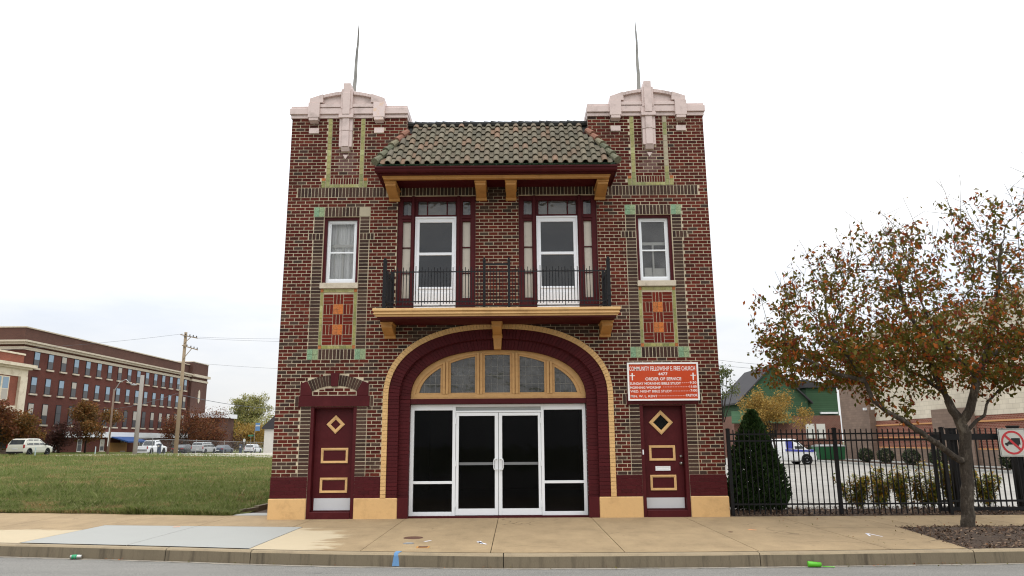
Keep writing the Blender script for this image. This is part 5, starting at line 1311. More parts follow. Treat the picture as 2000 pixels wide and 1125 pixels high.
def willowplant(px, y, h, w_, label):
    x, _ = U(px, 950, y); t = thing('flowering_plant', label, 'plant', (x, y, .05), 0, 'yellowing plants behind the iron fence'); q = MB(); LP = []; LD = []
    for i in range(18):
        a = random.random()*math.tau; l = random.uniform(.6, 1)*h; ox, oy = math.cos(a)*w_*1.5*random.random()**.6, math.sin(a)*.3*random.random()
        pts = [Vector((ox*.3, oy*.3, -.02)), Vector((ox*.6, oy*.6, l*.5)), Vector((ox, oy, l))]; q.tube(pts, [.006, .005, .002], 4)
        for k in range(90):
            u = .2+.8*random.random(); p = pts[0].lerp(pts[1], u*2) if u < .5 else pts[1].lerp(pts[2], u*2-1); LP.append(p); LD.append(u)
    q.build('stem', M['leaf_willow'], t); LP = np.array(LP); n = len(LP)
    th = rng.random(n)*math.tau; d = np.stack([np.cos(th), np.sin(th), rng.normal(-.35, .5, n)], 1); d /= np.linalg.norm(d, axis=1)[:, None]; sd = np.cross(d, np.array([0, 0, 1.])+rng.normal(0, .3, (n, 3))); sd /= np.linalg.norm(sd, axis=1)[:, None]
    s = (.08+.07*rng.random(n))[:, None]; V = np.empty((n, 4, 3)); V[:, 0] = LP; V[:, 1] = LP+d*s*.5+sd*.017; V[:, 2] = LP+d*s; V[:, 3] = LP+d*s*.5-sd*.017
    npmesh('foliage', V.reshape(-1, 3), np.arange(n)[:, None]*4+np.array([[0, 1, 2, 3]]), M['leaf_willow'], t)
for px, y, h, w_, lb in ((1672, 1.25, 0.83, .34, 'yellowing leafy plant just right of the second fence post, leftmost of its row'), (1715, 1.2, 0.95, .30, 'yellowing leafy plant second from the left behind the iron fence'), (1768, 1.3, 1.04, .34, 'taller green and yellow plant third from the left behind the iron fence'),
        (1812, 1.25, 0.88, .30, 'yellowing leafy plant just left of the gate posts behind the fence'), (1862, 1.3, 1.04, .28, 'green leafy plant hidden behind the gate posts and tree trunk'), (1922, 1.25, 0.88, .34, 'yellowing leafy plant right of the tree trunk behind the sliding gate')):
    willowplant(px, y, h, w_, lb)
for i, (px, lb) in enumerate(((1598, 'round clipped green bush left of the second fence post by the brown pier'), (1664, 'round clipped green bush in the planting strip, right of the second fence post'), (1702, 'round clipped green bush in front of the red brick part of the long wall'), (1750, 'round clipped green bush in the middle of the planting strip'), (1801, 'round clipped green bush near the gate posts beside the brown wall pier'), (1937, 'large round clipped green bush seen between tree trunk and no trucks sign'))):
    X = 27.2; d = (X-.38)*1420/(px-1000); y = d-15.95+(0 if i else 4); r = .55 if i < 5 else .5
    t = thing('round_bush', lb, 'bush', (X, y, float(lot(y))+.16), 0, 'clipped bushes along the parking lot wall')
    q = MB(); q.tube([(0, 0, -.05), (0, 0, .5)], [.05, .02], 5); q.build('stem', M['bark_dark'], t)
    leafmesh(crownpts(1500, [(0, 0, r*.95, r, r*.9)], .75, .06), .11, 'foliage', M['leaf_holly'], t, droop=-.2, wid=.6)

# ================================================================== RIGHT BACKGROUND
M['white_block'] = brickmat('cream_block', C_(206, 196, 176), C_(196, 186, 166), C_(176, 166, 148), .6, .3, .012)
M['school_brick'] = brickmat('school_brick', C_(128, 74, 60), C_(112, 64, 54), C_(150, 118, 100), .25, .1, .014)
M['tan_block'] = brickmat('brown_split_block', C_(132, 112, 98), C_(120, 102, 90), C_(112, 96, 84), .5, .2, .01)
M['orange_band'] = pm('orange_stone_band', C_(196, 144, 92), .8)
SB = thing('school_building', 'long cream block building with red brick base and orange stripes beyond the parking lot', 'building', (30, 46, -.4))
X0 = 30.3
def sb(name, mat, *boxes):
    q = MB()
    for b in boxes: q.box(*b)
    return loc(q.build(name, M[mat]), SB)
sb('upper_wall', 'white_block', (X0, 55, 12, 50.5, 3.0, 10)); sb('brick_wall', 'school_brick', (X0+.02, 55, 12, 50.5, .9, 2.998)); sb('base_wall', 'tan_block', (X0-.05, 55, 12, 50.5, -1, .84))
for za, zb2 in ((.842, .92), (1.62, 1.70), (2.58, 2.68)): sb('stone_band', 'orange_band', (X0-.06, X0+.4, 12, 50.5, za, zb2))
sb('corner_pier', 'tan_block', (X0-.5, X0+3, 45.6, 50.9, -1, 6.8)); sb('wall_pier', 'tan_block', (X0-.3, X0+.3, 32.3, 36.8, -1, 3.55))
sb('roof_coping', 'limestone', (X0-.12, 55.1, 11.9, 50.6, 10.0, 10.18))
for y in (44.6, 46): sb('security_camera', 'white_alu', (X0-.75, X0-.5, y-.1, y+.1, 3.9, 4.1))
# green gabled house
GHY = 62.
M['green_siding'] = brickmat('green_siding', C_(62, 88, 64), C_(56, 82, 58), C_(42, 62, 46), 30, .22, .012)
M['shingle'] = pm('dark_shingle', C_(62, 60, 62), .95, .2, 1.2, 12, .5)
M['house_brick'] = brickmat('house_brick', C_(112, 66, 56), C_(98, 58, 50), C_(140, 116, 102), .25, .09, .014)
H = thing('green_gabled_house', 'house with green siding gable, dark shingle roof and brown brick ground floor beyond the lot', 'house', (UX(1530, 860, GHY), GHY, -.5))
hx = lambda px: UX(px, 800, GHY); hz = lambda px, py: UZ(px, py, GHY)
ap = (hx(1513), hz(1513, 716)); el = (hx(1447), hz(1447, 782)); er = (2*ap[0]-el[0], el[1]); zb1 = hz(1530, 812); xw0, xw1 = hx(1432), hx(1640)
q = MB(); q.box(xw0, xw1, GHY+.05, GHY+9, -1, zb1); loc(q.build('brick_wall', M['house_brick']), H)
q = MB(); q.prism([(el[0], zb1+.005), (er[0], zb1+.005), (er[0], er[1]), ap, (el[0], el[1])], GHY, GHY+9); loc(q.build('gable_wall', M['green_siding']), H)
q = MB(); q.box(er[0]+.01, xw1, GHY+.3, GHY+8.8, zb1+.004, hz(1600, 757)); loc(q.build('wing_wall', M['green_siding']), H)
q = MB()
for e in (el, er):
    s = -1 if e is el else 1; ov = .35
    dx, dz = e[0]-ap[0], e[1]-ap[1]; e2 = (e[0]+dx*.12, e[1]+dz*.12); pr = [(ap[0], ap[1]+.02), (e2[0], e2[1]+.02), (e2[0], e2[1]+.2), (ap[0], ap[1]+.2)]
    q.prism(pr if s < 0 else pr[::-1], GHY-.3, GHY+9.3)
loc(q.build('roof', M['shingle']), H)
q = MB(); q.prism([(er[0]-.2, hz(1600, 757)+.01), (xw1+.3, hz(1600, 757)+.01), (xw1+.3, hz(1600, 757)+.12), (er[0]-.2, hz(1600, 757)+.9)], GHY, GHY+9); loc(q.build('wing_roof', M['shingle']), H)
q = MB(); q.quad((xw0-.6, GHY-1.2, zb1-.75), (er[0]-2, GHY-1.2, zb1-.75), (er[0]-2, GHY+.04, zb1+.5), (xw0-.2, GHY+.04, zb1+.5)); q.quad((xw0-.6, GHY-1.2, zb1-.8), (xw0-.2, GHY+.04, zb1+.45), (er[0]-2, GHY+.04, zb1+.45), (er[0]-2, GHY-1.2, zb1-.8)); loc(q.build('porch_roof', M['green_siding']), H)
for px, py in ((1583, 842), (1604, 842), (1480, 845)):
    x, z = U(px, py, GHY); q = MB(); q.box(x-.45, x+.45, GHY+.0, GHY+.06, z-.75, z+.75); wn = q.build('window', M['sashwhite']); loc(wn, H); 
q = MB(); x, z = U(1620, 806.5, GHY); q.box(x-.9, x+.9, GHY-.05, GHY+.28, z-.1, z+.1); loc(q.build('eave_trim', M['white_alu']), H)
# yellow tree, tall sparse tree
simple_tree('yellow_tree', 'small golden yellow tree in front of the green gabled house', UX(1515, 850, 36), 36, -.35, 5.4, clump(0, 3.6, 2.4, 1.5, 30, .7), 'leaf_yellow', 8000, .15, trunk=.09)
simple_tree('sparse_tree', 'tall thin leaved green tree against the right edge of the firehouse', UX(1412, 850, 42), 42, -.35, 8.5, clump(0, 5.8, 1.3, 2.6, 12, .7), 'leaf_green', 1500, .2, trunk=.1)
# van and dumpster are built with the cars below

# ================================================================== VEHICLES
def paint(name, c, rough=.25): 
    mt = pm(name, c, rough, .02, 1, 5, 0, 0, .6, fine=.0); return mt
M['tyre'] = pm('tyre_rubber', C_(26, 26, 27), .9); M['rim'] = pm('wheel_rim', C_(150, 152, 155), .35, .1, 3, 5, 0, .6)
M['carglass'] = pm('dark_car_glass', C_(44, 50, 54), .06, .05, 1, 5, 0, 0, .8, fine=0); M['trim'] = pm('black_trim', C_(24, 24, 26), .6)
M['lamp_red'] = pm('red_lamp', C_(150, 30, 30), .25); M['lamp_clear'] = pm('clear_lamp', C_(210, 212, 210), .2); M['plate'] = pm('number_plate', C_(206, 206, 204), .5)
def bodyloft(mb, sec):
    """sec: list of (x, [(halfwidth, z)...]) from tail to nose"""
    k = len(sec[0][1]); rings = []
    for x, pr in sec:
        s = len(mb.v); rings.append(s)
        for w_, z in pr: mb.v.append((x, -w_, z))
        for w_, z in reversed(pr): mb.v.append((x, w_, z))
    n = 2*k
    for a, b in zip(rings, rings[1:]):
        for i in range(n): j = (i+1) % n; mb.f.append((a+i, b+i, b+j, a+j)); mb.mi.append(0)
    mb.f.append(tuple(rings[0]+i for i in range(n))); mb.mi.append(0); mb.f.append(tuple(rings[-1]+i for i in range(n-1, -1, -1))); mb.mi.append(0)
def car(name, label, cat, mat, x, y, z, rz, L, Wd, Hh, top, bot, group=None, belt=.98, wheel=.34, axles=(.19, .81), bed=None, upper=None, clad=False):
    """top: list of (t, z) roof line from tail (t=0) to nose (t=1); bot: deck line under the glass"""
    t = thing(name, label, cat, (x, y, z), rz, group); hw = Wd/2; X = lambda u: -L/2+u*L
    lo = MB(); gc = .2 if not clad else .24
    secs = []
    for u, zd in bot:
        e = 1-.10*max(0, (u-.86)/.14)**2-.07*max(0, (.10-u)/.10)**2; w1 = hw*e
        nose = .05 if 0 < u < 1 else .0
        secs.append((X(u), [(w1*.9, gc+(.06 if u in (0, 1) else 0)), (w1*.985, gc+.1), (w1, .52), (w1*.985, max(.56, zd-.14)), (w1*.93, max(.6, zd-.03)), (w1*.8, zd)]))
    bodyloft(lo, secs); body = lo.build('body', M[mat], t, smooth=False)
    gh = MB(); sg = []
    for u, zr in top:
        zb2 = np.interp(u, [b[0] for b in bot], [b[1] for b in bot])-.02; f = max(0.0, (zr-zb2)/(Hh-belt)); f = min(1, f)
        wb_, wt = hw*.93, hw*(.93-.17*f)
        sg.append((X(u), [(wb_, zb2-.05), (wb_, zb2), (wb_+(wt-wb_)*.55, zb2+(zr-zb2)*.55), (wt, zb2+(zr-zb2)*.9), (wt*.9, zr)]))
    bodyloft(gh, sg); gh.build('cabin', M[mat], t)
    # glass
    tu = [a for a, _ in top]; tz = [b for _, b in top]
    zr = lambda u: float(np.interp(u, tu, tz)); zd = lambda u: float(np.interp(u, [b[0] for b in bot], [b[1] for b in bot]))
    def halfw(u, zq):
        zb2 = zd(u)-.02; f = min(1, max(0, (zr(u)-zb2)/(Hh-belt))); wb_, wt = hw*.93, hw*(.93-.17*f); k = 0 if zr(u) <= zb2 else (zq-zb2)/max(.01, zr(u)-zb2); return wb_+(wt-wb_)*min(1, k/.9)
    return t, X, hw, zr, zd, halfw
def side_window(t, X, halfw, zr, zd, u0, u1, lean0=.0, lean1=.0):
    for s in (-1, 1):
        q = MB(); n = 5; lo_, hi_ = [], []
        for i in range(n+1):
            u = u0+(u1-u0)*i/n; zl_ = zd(u)+.03; zh_ = zr(u)-.10
            lo_.append((X(u+0), s*(halfw(u, zl_)+.006), zl_)); hi_.append((X(u+lean0+(lean1-lean0)*i/n), s*(halfw(u, zh_)+.006), max(zl_+.02, zh_)))
        for i in range(n):
            p = [lo_[i], lo_[i+1], hi_[i+1], hi_[i]]; q.quad(*(p if s < 0 else p[::-1]))
        q.build('side_window', M['carglass'], t)
def end_window(t, name, P, wd0, wd1):
    (x0, z0), (x1, z1) = P; q = MB(); p = [(x0, -wd0, z0), (x0, wd0, z0), (x1, wd1, z1), (x1, -wd1, z1)]; q.quad(*(p if name == 'windshield' else p[::-1])); q.build(name, M['carglass'], t)
def wheels(t, X, hw, axles, r):
    for u in axles:
        for s in (-1, 1):
            q = MB(); c = X(u); yw = s*(hw-.1)
            pr = [(.0, -.11), (r*.62, -.11), (r*.93, -.11), (r, -.07), (r, .07), (r*.93, .11), (r*.62, .11)]
            n = 18
            def disc(mb, prof, yc):
                rings = []
                for rr_, yy in prof:
                    rings.append(len(mb.v)); 
                    for k in range(n): a = math.tau*k/n; mb.v.append((c+rr_*math.cos(a), yc+yy*s, r+rr_*math.sin(a)))
                for a, b in zip(rings, rings[1:]):
                    for k in range(n): l = (k+1) % n; mb.f.append((a+k, a+l, b+l, b+k)); mb.mi.append(0)
                mb.f.append(tuple(rings[-1]+k for k in range(n))); mb.mi.append(0)
            disc(q, [(r*.6, -.1), (r*.93, -.1), (r, -.06), (r, .07), (r*.93, .1), (r*.64, .1)], yw); tw = q.build('wheel', M['tyre'], t)
            q = MB(); disc(q, [(r*.66, .085), (r*.62, .108), (r*.5, .085), (r*.16, .1), (.01, .105)], yw); q.build('rim', M['rim'], tw)
            q = MB(); disc(q, [(r*1.24, -.02), (r*1.22, .02)], s*(hw-.02)); q.build('wheel_arch', M['trim'], t)
def lamps(t, X, hw, zt_, zh_, vert=True):
    for s in (-1, 1):
        q = MB(); x = X(0); 
        if vert: q.box(x-.015, x+.12, s*(hw*.93)-.09 if s > 0 else s*hw*.93-.02, s*(hw*.93)+.02 if s > 0 else s*hw*.93+.09, zt_-.18, zt_+.16)
        else: q.box(x-.015, x+.18, min(s*hw*.55, s*hw*.97), max(s*hw*.55, s*hw*.97), zt_-.07, zt_+.08)
        q.build('taillight', M['lamp_red'], t); q = MB(); x = X(1); q.box(x-.25, x-.02, min(s*hw*.5, s*hw*.9), max(s*hw*.5, s*hw*.9), zh_-.08, zh_+.08); q.build('headlight', M['lamp_clear'], t)
    q = MB(); q.box(X(0)-.02, X(0)+.02, -.26, .26, zt_-.32, zt_-.18); q.build('number_plate', M['plate'], t)
def streetz(y): return float(np.clip(.4-.0132*(y+15.95-77), -1.6, .4))+.03
def place(px, X): d = abs(X-.38)*1420/abs(1000-px); return d-15.95
def suv(name, label, mat, x, y, rz=R(90), L=4.75, Wd=1.92, Hh=1.72, group='cars parked along the side street', van=False):
    if van: top = [(0, 1.05), (.012, 1.3), (.05, Hh-.03), (.12, Hh), (.55, Hh), (.66, Hh-.06), (.84, 1.12), (.88, 1.02)]; bot = [(0, .62), (.003, .98), (.02, 1.04), (.84, 1.05), (.93, .95), (.985, .78), (1, .55)]
    else: top = [(0.01, 1.06), (.05, 1.34), (.11, Hh-.06), (.18, Hh), (.48, Hh), (.58, Hh-.05), (.75, 1.12), (.79, 1.03)]; bot = [(0, .62), (.003, .95), (.02, 1.04), (.74, 1.05), (.9, .98), (.975, .84), (1, .55)]
    t, X, hw, zr, zd, hf = car(name, label, 'car' if not van else 'minivan', mat, x, y, streetz(y), rz, L, Wd, Hh, top, bot, group, 1.05, clad=True)
    for a, b in (((.1, .31), (.33, .52), (.535, .72)) if not van else ((.06, .30), (.32, .56), (.58, .80))): side_window(t, X, hf, zr, zd, a, b)
    u0, u1 = (.02, .085) if not van else (.006, .035)
    end_window(t, 'rear_window', ((X(u0)-.02, 1.1), (X(u1)-.02, Hh-.14)), hw*.78, hw*.7)
    end_window(t, 'windshield', ((X(.77 if not van else .86)+.02, 1.08), (X(.6 if not van else .68)+.03, Hh-.1)), hw*.78, hw*.68)
    wheels(t, X, hw, (.19, .8), .35); lamps(t, X, hw, .95, .78)
    q = MB(); q.box(X(0)-.05, X(0)+.1, -hw*.9, hw*.9, .26, .42); q.build('bumper', M['trim'], t)
    for s in (-1, 1): q = MB(); q.box(X(.70), X(.74), *sorted((s*hw*.95, s*(hw+.16))), 1.05, 1.2); q.build('mirror', M['trim'], t)
    return t
def sedan(name, label, mat, x, y, rz=R(90), L=4.8, Wd=1.82, Hh=1.44):
    top = [(.10, .98), (.16, 1.1), (.29, Hh-.05), (.36, Hh), (.55, Hh), (.62, Hh-.05), (.75, .98), (.77, .93)]; bot = [(0, .6), (.004, .86), (.02, .95), (.12, .98), (.74, .95), (.9, .86), (.98, .7), (1, .5)]
    t, X, hw, zr, zd, hf = car(name, label, 'car', mat, x, y, streetz(y), rz, L, Wd, Hh, top, bot, 'cars parked along the side street', .95)
    side_window(t, X, hf, zr, zd, .24, .45); side_window(t, X, hf, zr, zd, .47, .68)
    end_window(t, 'rear_window', ((X(.125)-.02, 1.03), (X(.28)-.03, Hh-.06)), hw*.74, hw*.64); end_window(t, 'windshield', ((X(.75)+.03, .99), (X(.63)+.03, Hh-.06)), hw*.76, hw*.64)
    wheels(t, X, hw, (.2, .8), .32); lamps(t, X, hw, .8, .68, False); q = MB(); q.box(X(0)-.05, X(0)+.1, -hw*.9, hw*.9, .26, .42); q.build('bumper', M['trim'], t); return t
M['p_cream'] = paint('pearl_cream_paint', C_(202, 200, 186)); M['p_white'] = paint('white_car_paint', C_(222, 224, 224)); M['p_dark'] = paint('charcoal_car_paint', C_(58, 60, 62)); M['p_silver'] = paint('silver_car_paint', C_(170, 172, 172)); M['p_blue'] = paint('slate_blue_car_paint', C_(66, 76, 90)); M['p_blue2'] = paint('royal_blue_paint', C_(58, 66, 152))
yy = place(67, -50.6); suv('parked_suv', 'pearl cream crossover parked nearest on the left in front of the bare brick block', 'p_cream', -50.4, yy)
yy = place(404, -47.6); suv('parked_minivan', 'silver minivan parked between two dark sedans behind the chain link fence', 'p_silver', -47.6, yy, van=True, Hh=1.76, L=5.1)
yy = place(498, -50.5); suv('parked_suv', 'white crossover parked farthest along the side street beside the pale garage', 'p_white', -50.5, yy)
yy = place(366, -51.); sedan('parked_sedan', 'charcoal sedan parked just right of the tall utility pole', 'p_dark', -51., yy)
yy = place(441, -49.6); sedan('parked_sedan', 'slate blue sedan parked right of the silver minivan', 'p_blue', -49.6, yy)
def pickup():
    yy = place(302, -49.8); L, Wd, Hh = 5.7, 2.0, 1.86; hw = Wd/2
    top = [(.385, 1.14), (.395, 1.4), (.43, Hh-.04), (.47, Hh), (.60, Hh), (.65, Hh-.05), (.76, 1.2), (.78, 1.12)]; bot = [(0, .7), (.002, 1.1), (.01, 1.12), (.385, 1.12), (.76, 1.14), (.9, 1.08), (.985, .98), (1, .6)]
    t, X, hw, zr, zd, hf = car('pickup_truck', 'white pickup truck parked left of the tall utility pole', 'pickup', 'p_white', -49.8, yy, streetz(yy), R(90), L, Wd, Hh, top, bot, 'cars parked along the side street', 1.14, clad=True)
    side_window(t, X, hf, zr, zd, .42, .53); side_window(t, X, hf, zr, zd, .55, .71)
    end_window(t, 'rear_window', ((X(.386)-.02, 1.2), (X(.42)-.03, Hh-.1)), hw*.78, hw*.7); end_window(t, 'windshield', ((X(.76)+.03, 1.2), (X(.655)+.03, Hh-.08)), hw*.78, hw*.68)
    q = MB(); q.box(X(.015), X(.375), -hw*.76, hw*.76, 1.121, 1.135); q.build('bed_liner', M['trim'], t)
    wheels(t, X, hw, (.2, .8), .39); lamps(t, X, hw, .92, .86); q = MB(); q.box(X(0)-.12, X(0)+.05, -hw*.92, hw*.92, .5, .68); q.build('bumper', M['rim'], t)
pickup()
def cargovan():
    X_, y_ = UX(1524, 880, 42), 42; L, Wd, Hh = 4.9, 1.95, 1.93; z = float(lot(42))+.01
    top = [(0, 1.05), (.006, 1.5), (.02, Hh-.06), (.07, Hh), (.62, Hh), (.70, Hh-.05), (.82, 1.28), (.85, 1.14)]; bot = [(0, .62), (.002, 1.05), (.01, 1.12), (.82, 1.14), (.92, 1.08), (.985, .96), (1, .55)]
    t, X, hw, zr, zd, hf = car('cargo_van', 'white cargo van with blue bonnet and blue stripe parked behind the iron fence', 'van', 'p_white', X_, y_, z, R(4), L, Wd, Hh, top, bot, None, 1.14, clad=True)
    side_window(t, X, hf, zr, zd, .655, .79)
    end_window(t, 'windshield', ((X(.835)+.03, 1.24), (X(.715)+.03, Hh-.08)), hw*.8, hw*.7); end_window(t, 'rear_window', ((-L/2-.015, 1.2), (-L/2+.03, Hh-.15)), hw*.75, hw*.68)
    wheels(t, X, hw, (.2, .83), .36); lamps(t, X, hw, .95, .86)
    q = MB(); q.box(X(.845), X(.985), -hw*.84, hw*.84, 1.02, 1.105); q.build('bonnet', M['p_blue2'], t, .03)
    for s in (-1, 1):
        q = MB(); y0 = s*(hw+.004); p = [(X(.50), y0, 1.0), (X(.95), y0, .93), (X(.95), y0, 1.05), (X(.55), y0*.955, 1.16), (X(.50), y0*.955, 1.16)]; q.quad(*(p if s < 0 else p[::-1])); q.build('side_stripe', M['p_blue2'], t)
        q = MB(); p = [(X(.52), y0*.94, 1.2), (X(.62), y0*.94, 1.2), (X(.62), y0*.85, Hh-.2), (X(.52), y0*.85, Hh-.2)]; q.quad(*(p if s < 0 else p[::-1])); q.build('blue_panel', M['p_blue2'], t)
    q = MB(); q.box(X(1)-.1, X(1)+.06, -hw*.88, hw*.88, .3, .52); q.build('bumper', M['trim'], t)
cargovan()
D_ = thing('dumpster', 'green metal dumpster with a pale lid beyond the parking lot', 'dumpster', (UX(1618, 880, 49), 49, -.33))
q = MB(); q.prismx([(-.7, .15), (.7, .15), (.9, 1.25), (-.9, 1.25)], -1.1, 1.1); q.build('bin', pm('green_dumpster_paint', C_(36, 92, 56), .5), D_, .02)
for i in range(4): 
    pass
q = MB(); q.prismx([(-.92, 1.251), (.92, 1.251), (.92, 1.33), (0, 1.42), (-.92, 1.33)], -1.12, 1.12); q.build('lid', M['grey_strip'], D_)
q = MB(); 
for x in (-1, 1): q.box(x*1.0-.06, x*1.0+.06, -.6, -.5, 0, .15); q.box(x*1.0-.06, x*1.0+.06, .5, .6, 0, .15)
q.build('skid', M['trim'], D_)
BF = thing('far_iron_fence', 'low black iron fence around the yard behind the green dumpster', 'fence', (20, 52, -.35))
q = MB(); fa, fb = UX(1566, 870, 52), UX(1640, 870, 52)
for z in (1.35, 1.15, .1): q.box(fa, fb, 51.98, 52.02, z-.345-.02, z-.345+.02)
for i in range(int((fb-fa)/.14)): q.box(fa+i*.14-.01, fa+i*.14+.01, 51.985, 52.015, -.33, 1.15)
loc(q.build('picket_panel', M['iron']), BF)
for i in range(3): q = MB(); x = fa+(fb-fa)*i/2; q.box(x-.04, x+.04, 51.96, 52.04, -.35, 1.2); loc(q.build('fence_post', M['iron']), BF)

# ================================================================== LEFT BACKGROUND
M['block_brick'] = brickmat('dark_block_brick', C_(96, 48, 40), C_(82, 42, 36), C_(98, 70, 60), .25, .09, .012)
M['block_brick2'] = brickmat('upper_block_brick', C_(88, 58, 50), C_(76, 52, 46), C_(98, 76, 66), .25, .09, .012)
M['win_dark'] = pm('screened_lower_pane', C_(72, 72, 74), .3, .2, .3, 5, 0, spec=.5); M['win_sky'] = pm('sky_painted_upper_pane', C_(128, 152, 170), .08, .2, .2, 5, 0, spec=.9, fine=0); M['shade'] = pm('drawn_window_shade', C_(176, 170, 158), .6, .1, .5, 5, 0)  # win_sky: blue base colour stands in for the reflected sky
XB = -61.6; K = 1.15; zk2 = lambda h: 1.6+(h-1.6)*K
BB = thing('brick_apartment_block', 'long dark red brick block with rows of tall windows across the side street', 'building', (XB, 100, 0))
yA, yZ = 79.-15.95+12, 145.5-15.95
def bb(name, mat, *boxes, parent=None):
    q = MB()
    for b in boxes: q.box(*b)
    o = q.build(name, M[mat])
    return loc(o, BB)
ytop = zk2(14.2)
bb('wall', 'block_brick', (XB-30, XB, yA, yZ-7, -2, zk2(12.6))); bb('parapet', 'block_brick2', (XB-30, XB-.2, yA+.2, yZ-7, zk2(12.62), ytop))
bb('roof_coping', 'limestone', (XB-30, XB-.05, yA+.1, yZ-7, ytop+.005, ytop+.15))
bb('cornice', 'limestone', (XB-30, XB+.7, yA-.7, yZ-6.9, zk2(12.55), zk2(12.75)), (XB-30, XB+.45, yA-.45, yZ-6.9, zk2(12.3), zk2(12.548)))
bb('frieze_band', 'limestone', (XB-30, XB+.12, yA-.12, yZ-7, zk2(11.75), zk2(12.1))); bb('ledge', 'white_alu', (XB-5, XB+.6, yA+8, yZ-7, zk2(2.35), zk2(3.05)))
bb('pavilion_wall', 'block_brick2', (XB-30, XB+.5, yZ-6.99, yZ, -2, ytop+.6)); bb('pavilion_cornice', 'limestone', (XB-30, XB+1.0, yZ-7.1, yZ+.3, zk2(12.35), zk2(12.75)), (XB-30, XB+.65, yZ-7.05, yZ+.1, zk2(11.6), zk2(11.95))); bb('pavilion_coping', 'limestone', (XB-30, XB+.6, yZ-7.05, yZ+.05, ytop+.605, ytop+.75))
bb('porch_block', 'block_brick2', (XB+.52, XB+6, yZ-6, yZ+1, -2, 6.2)); bb('porch_cornice', 'white_alu', (XB+.52, XB+6.5, yZ-6.6, yZ+1.3, 6.205, 7.0))
q = MB(); c = (yZ-3.5, zk2(9.2)); q.prismx([(c[0]+.75*math.cos(a)*(.6), c[1]+1.3*math.sin(a)) for a in np.linspace(0, math.tau, 9)[:-1]], XB+.5, XB+.62); loc(q.build('cartouche', M['limestone']), BB)
n = 16
first = {}
def window(yc, z0, z1, w_, kindr):
    var = random.choice((0, 0, 1, 2)); key = (kindr, round(z1-z0, 2), w_, var); cut = (.48, .42, .55)[var]
    if key not in first:
        q = MB(); x = XB
        q.box(x+.004, x+.05, -w_/2, w_/2, 0, z1-z0)
        o = q.build('window', M['sashwhite'] if kindr == 'base' else M['trim']); h = z1-z0
        g = MB(); g.box(x+.051, x+.06, -w_/2+.09, w_/2-.09, .1, h*cut); lo_ = g.build('lower_pane', M['win_dark'], o)
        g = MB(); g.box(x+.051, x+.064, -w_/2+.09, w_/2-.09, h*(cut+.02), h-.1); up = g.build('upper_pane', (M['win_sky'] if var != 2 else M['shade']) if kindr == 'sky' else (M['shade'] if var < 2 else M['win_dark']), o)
        g = MB(); g.box(x+.002, x+.2, -w_/2-.15, w_/2+.15, -.22, -.005); sl = g.build('window_sill', M['limestone'], o)
        first[key] = o; o.parent = BB; o.matrix_parent_inverse = Matrix.Translation(-Vector(BB.location)); o.location = (0, yc, z0)
    else:
        o = copy_tree(first[key], BB); o.location = (0, yc, z0)
for i in range(n+2):
    yc = 96.6-15.95+2.88*(i-1)
    if i > 16: continue
    if yc < yA+1: continue
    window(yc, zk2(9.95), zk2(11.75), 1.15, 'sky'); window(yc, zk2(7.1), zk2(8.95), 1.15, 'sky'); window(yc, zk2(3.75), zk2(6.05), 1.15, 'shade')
    if i % 2 == 0: window(yc, zk2(.6), zk2(2.1), 1.1, 'base')
window(yZ-3.5, zk2(6.3), zk2(8.2), 1.15, 'shade') if False else None
q = MB(); ya = place(263, XB+2)
q.prism([(XB+.61, 2.6), (XB+3.2, 1.9), (XB+3.2, 1.7), (XB+.61, 2.45)], ya-3.2, ya+3.2); q.build('awning', pm('blue_awning_cloth', C_(40, 74, 128), .7)); 
bpy.data.objects['awning'].parent = BB; bpy.data.objects['awning'].matrix_parent_inverse = Matrix.Translation(-Vector(BB.location))
bb('entrance_door', 'ochre', (XB+.01, XB+.1, ya-2.5, ya+2.5, -.3, 1.7))
# ornate corner building, far left
M['ornate_brick'] = brickmat('warm_brick', C_(138, 72, 54), C_(124, 64, 50), C_(140, 104, 88), .25, .09, .012); M['cream_stone'] = pm('cream_glazed_stone', C_(216, 204, 180), .6, .1, 1, 6, .6, dirt=C_(170, 152, 122), dscale=1.6, damt=.7)
XO = -56.; yO = 83.8-15.95
OB = thing('ornate_corner_shop', 'two storey corner shop building with cream ornamental stone and red brick at the far left', 'building', (XO, 50, 0))
def ob(name, mat, *boxes):
    q = MB()
    for b in boxes: q.box(*b)
    return loc(q.build(name, M[mat]), OB)
zo = lambda h: 1.6+(h-1.6)*84/74
ob('wall', 'ornate_brick', (XO-25, XO, 20, yO, -1, zo(8.2))); ob('parapet', 'ornate_brick', (XO-25, XO-.3, 20, yO-.3, zo(9.5), zo(10.4)))
ob('roof_coping', 'cream_stone', (XO-25, XO-.2, 20, yO-.2, zo(10.4)+.005, zo(10.4)+.2)); ob('cornice', 'cream_stone', (XO-25, XO+.75, 20, yO+.7, zo(9.15), zo(9.45)), (XO-25, XO+.4, 20, yO+.4, zo(8.95), zo(9.149)))
ob('frieze', 'cream_stone', (XO-25, XO+.12, 20, yO+.1, zo(8.2)+.004, zo(8.95)-.004)); ob('pilaster', 'cream_stone', (XO+.002, XO+.3, yO-1.3, yO-.1, -1, zo(8.2)))
ob('string_course', 'cream_stone', (XO+.001, XO+.15, 20, yO-1.31, zo(4.2), zo(5.3))); ob('shopfront', 'trim', (XO+.002, XO+.1, 20, yO-1.35, 0, zo(4.19))); ob('stall_riser', 'tan_block', (XO+.003, XO+.14, 20, yO-1.4, -.5, 1.2))
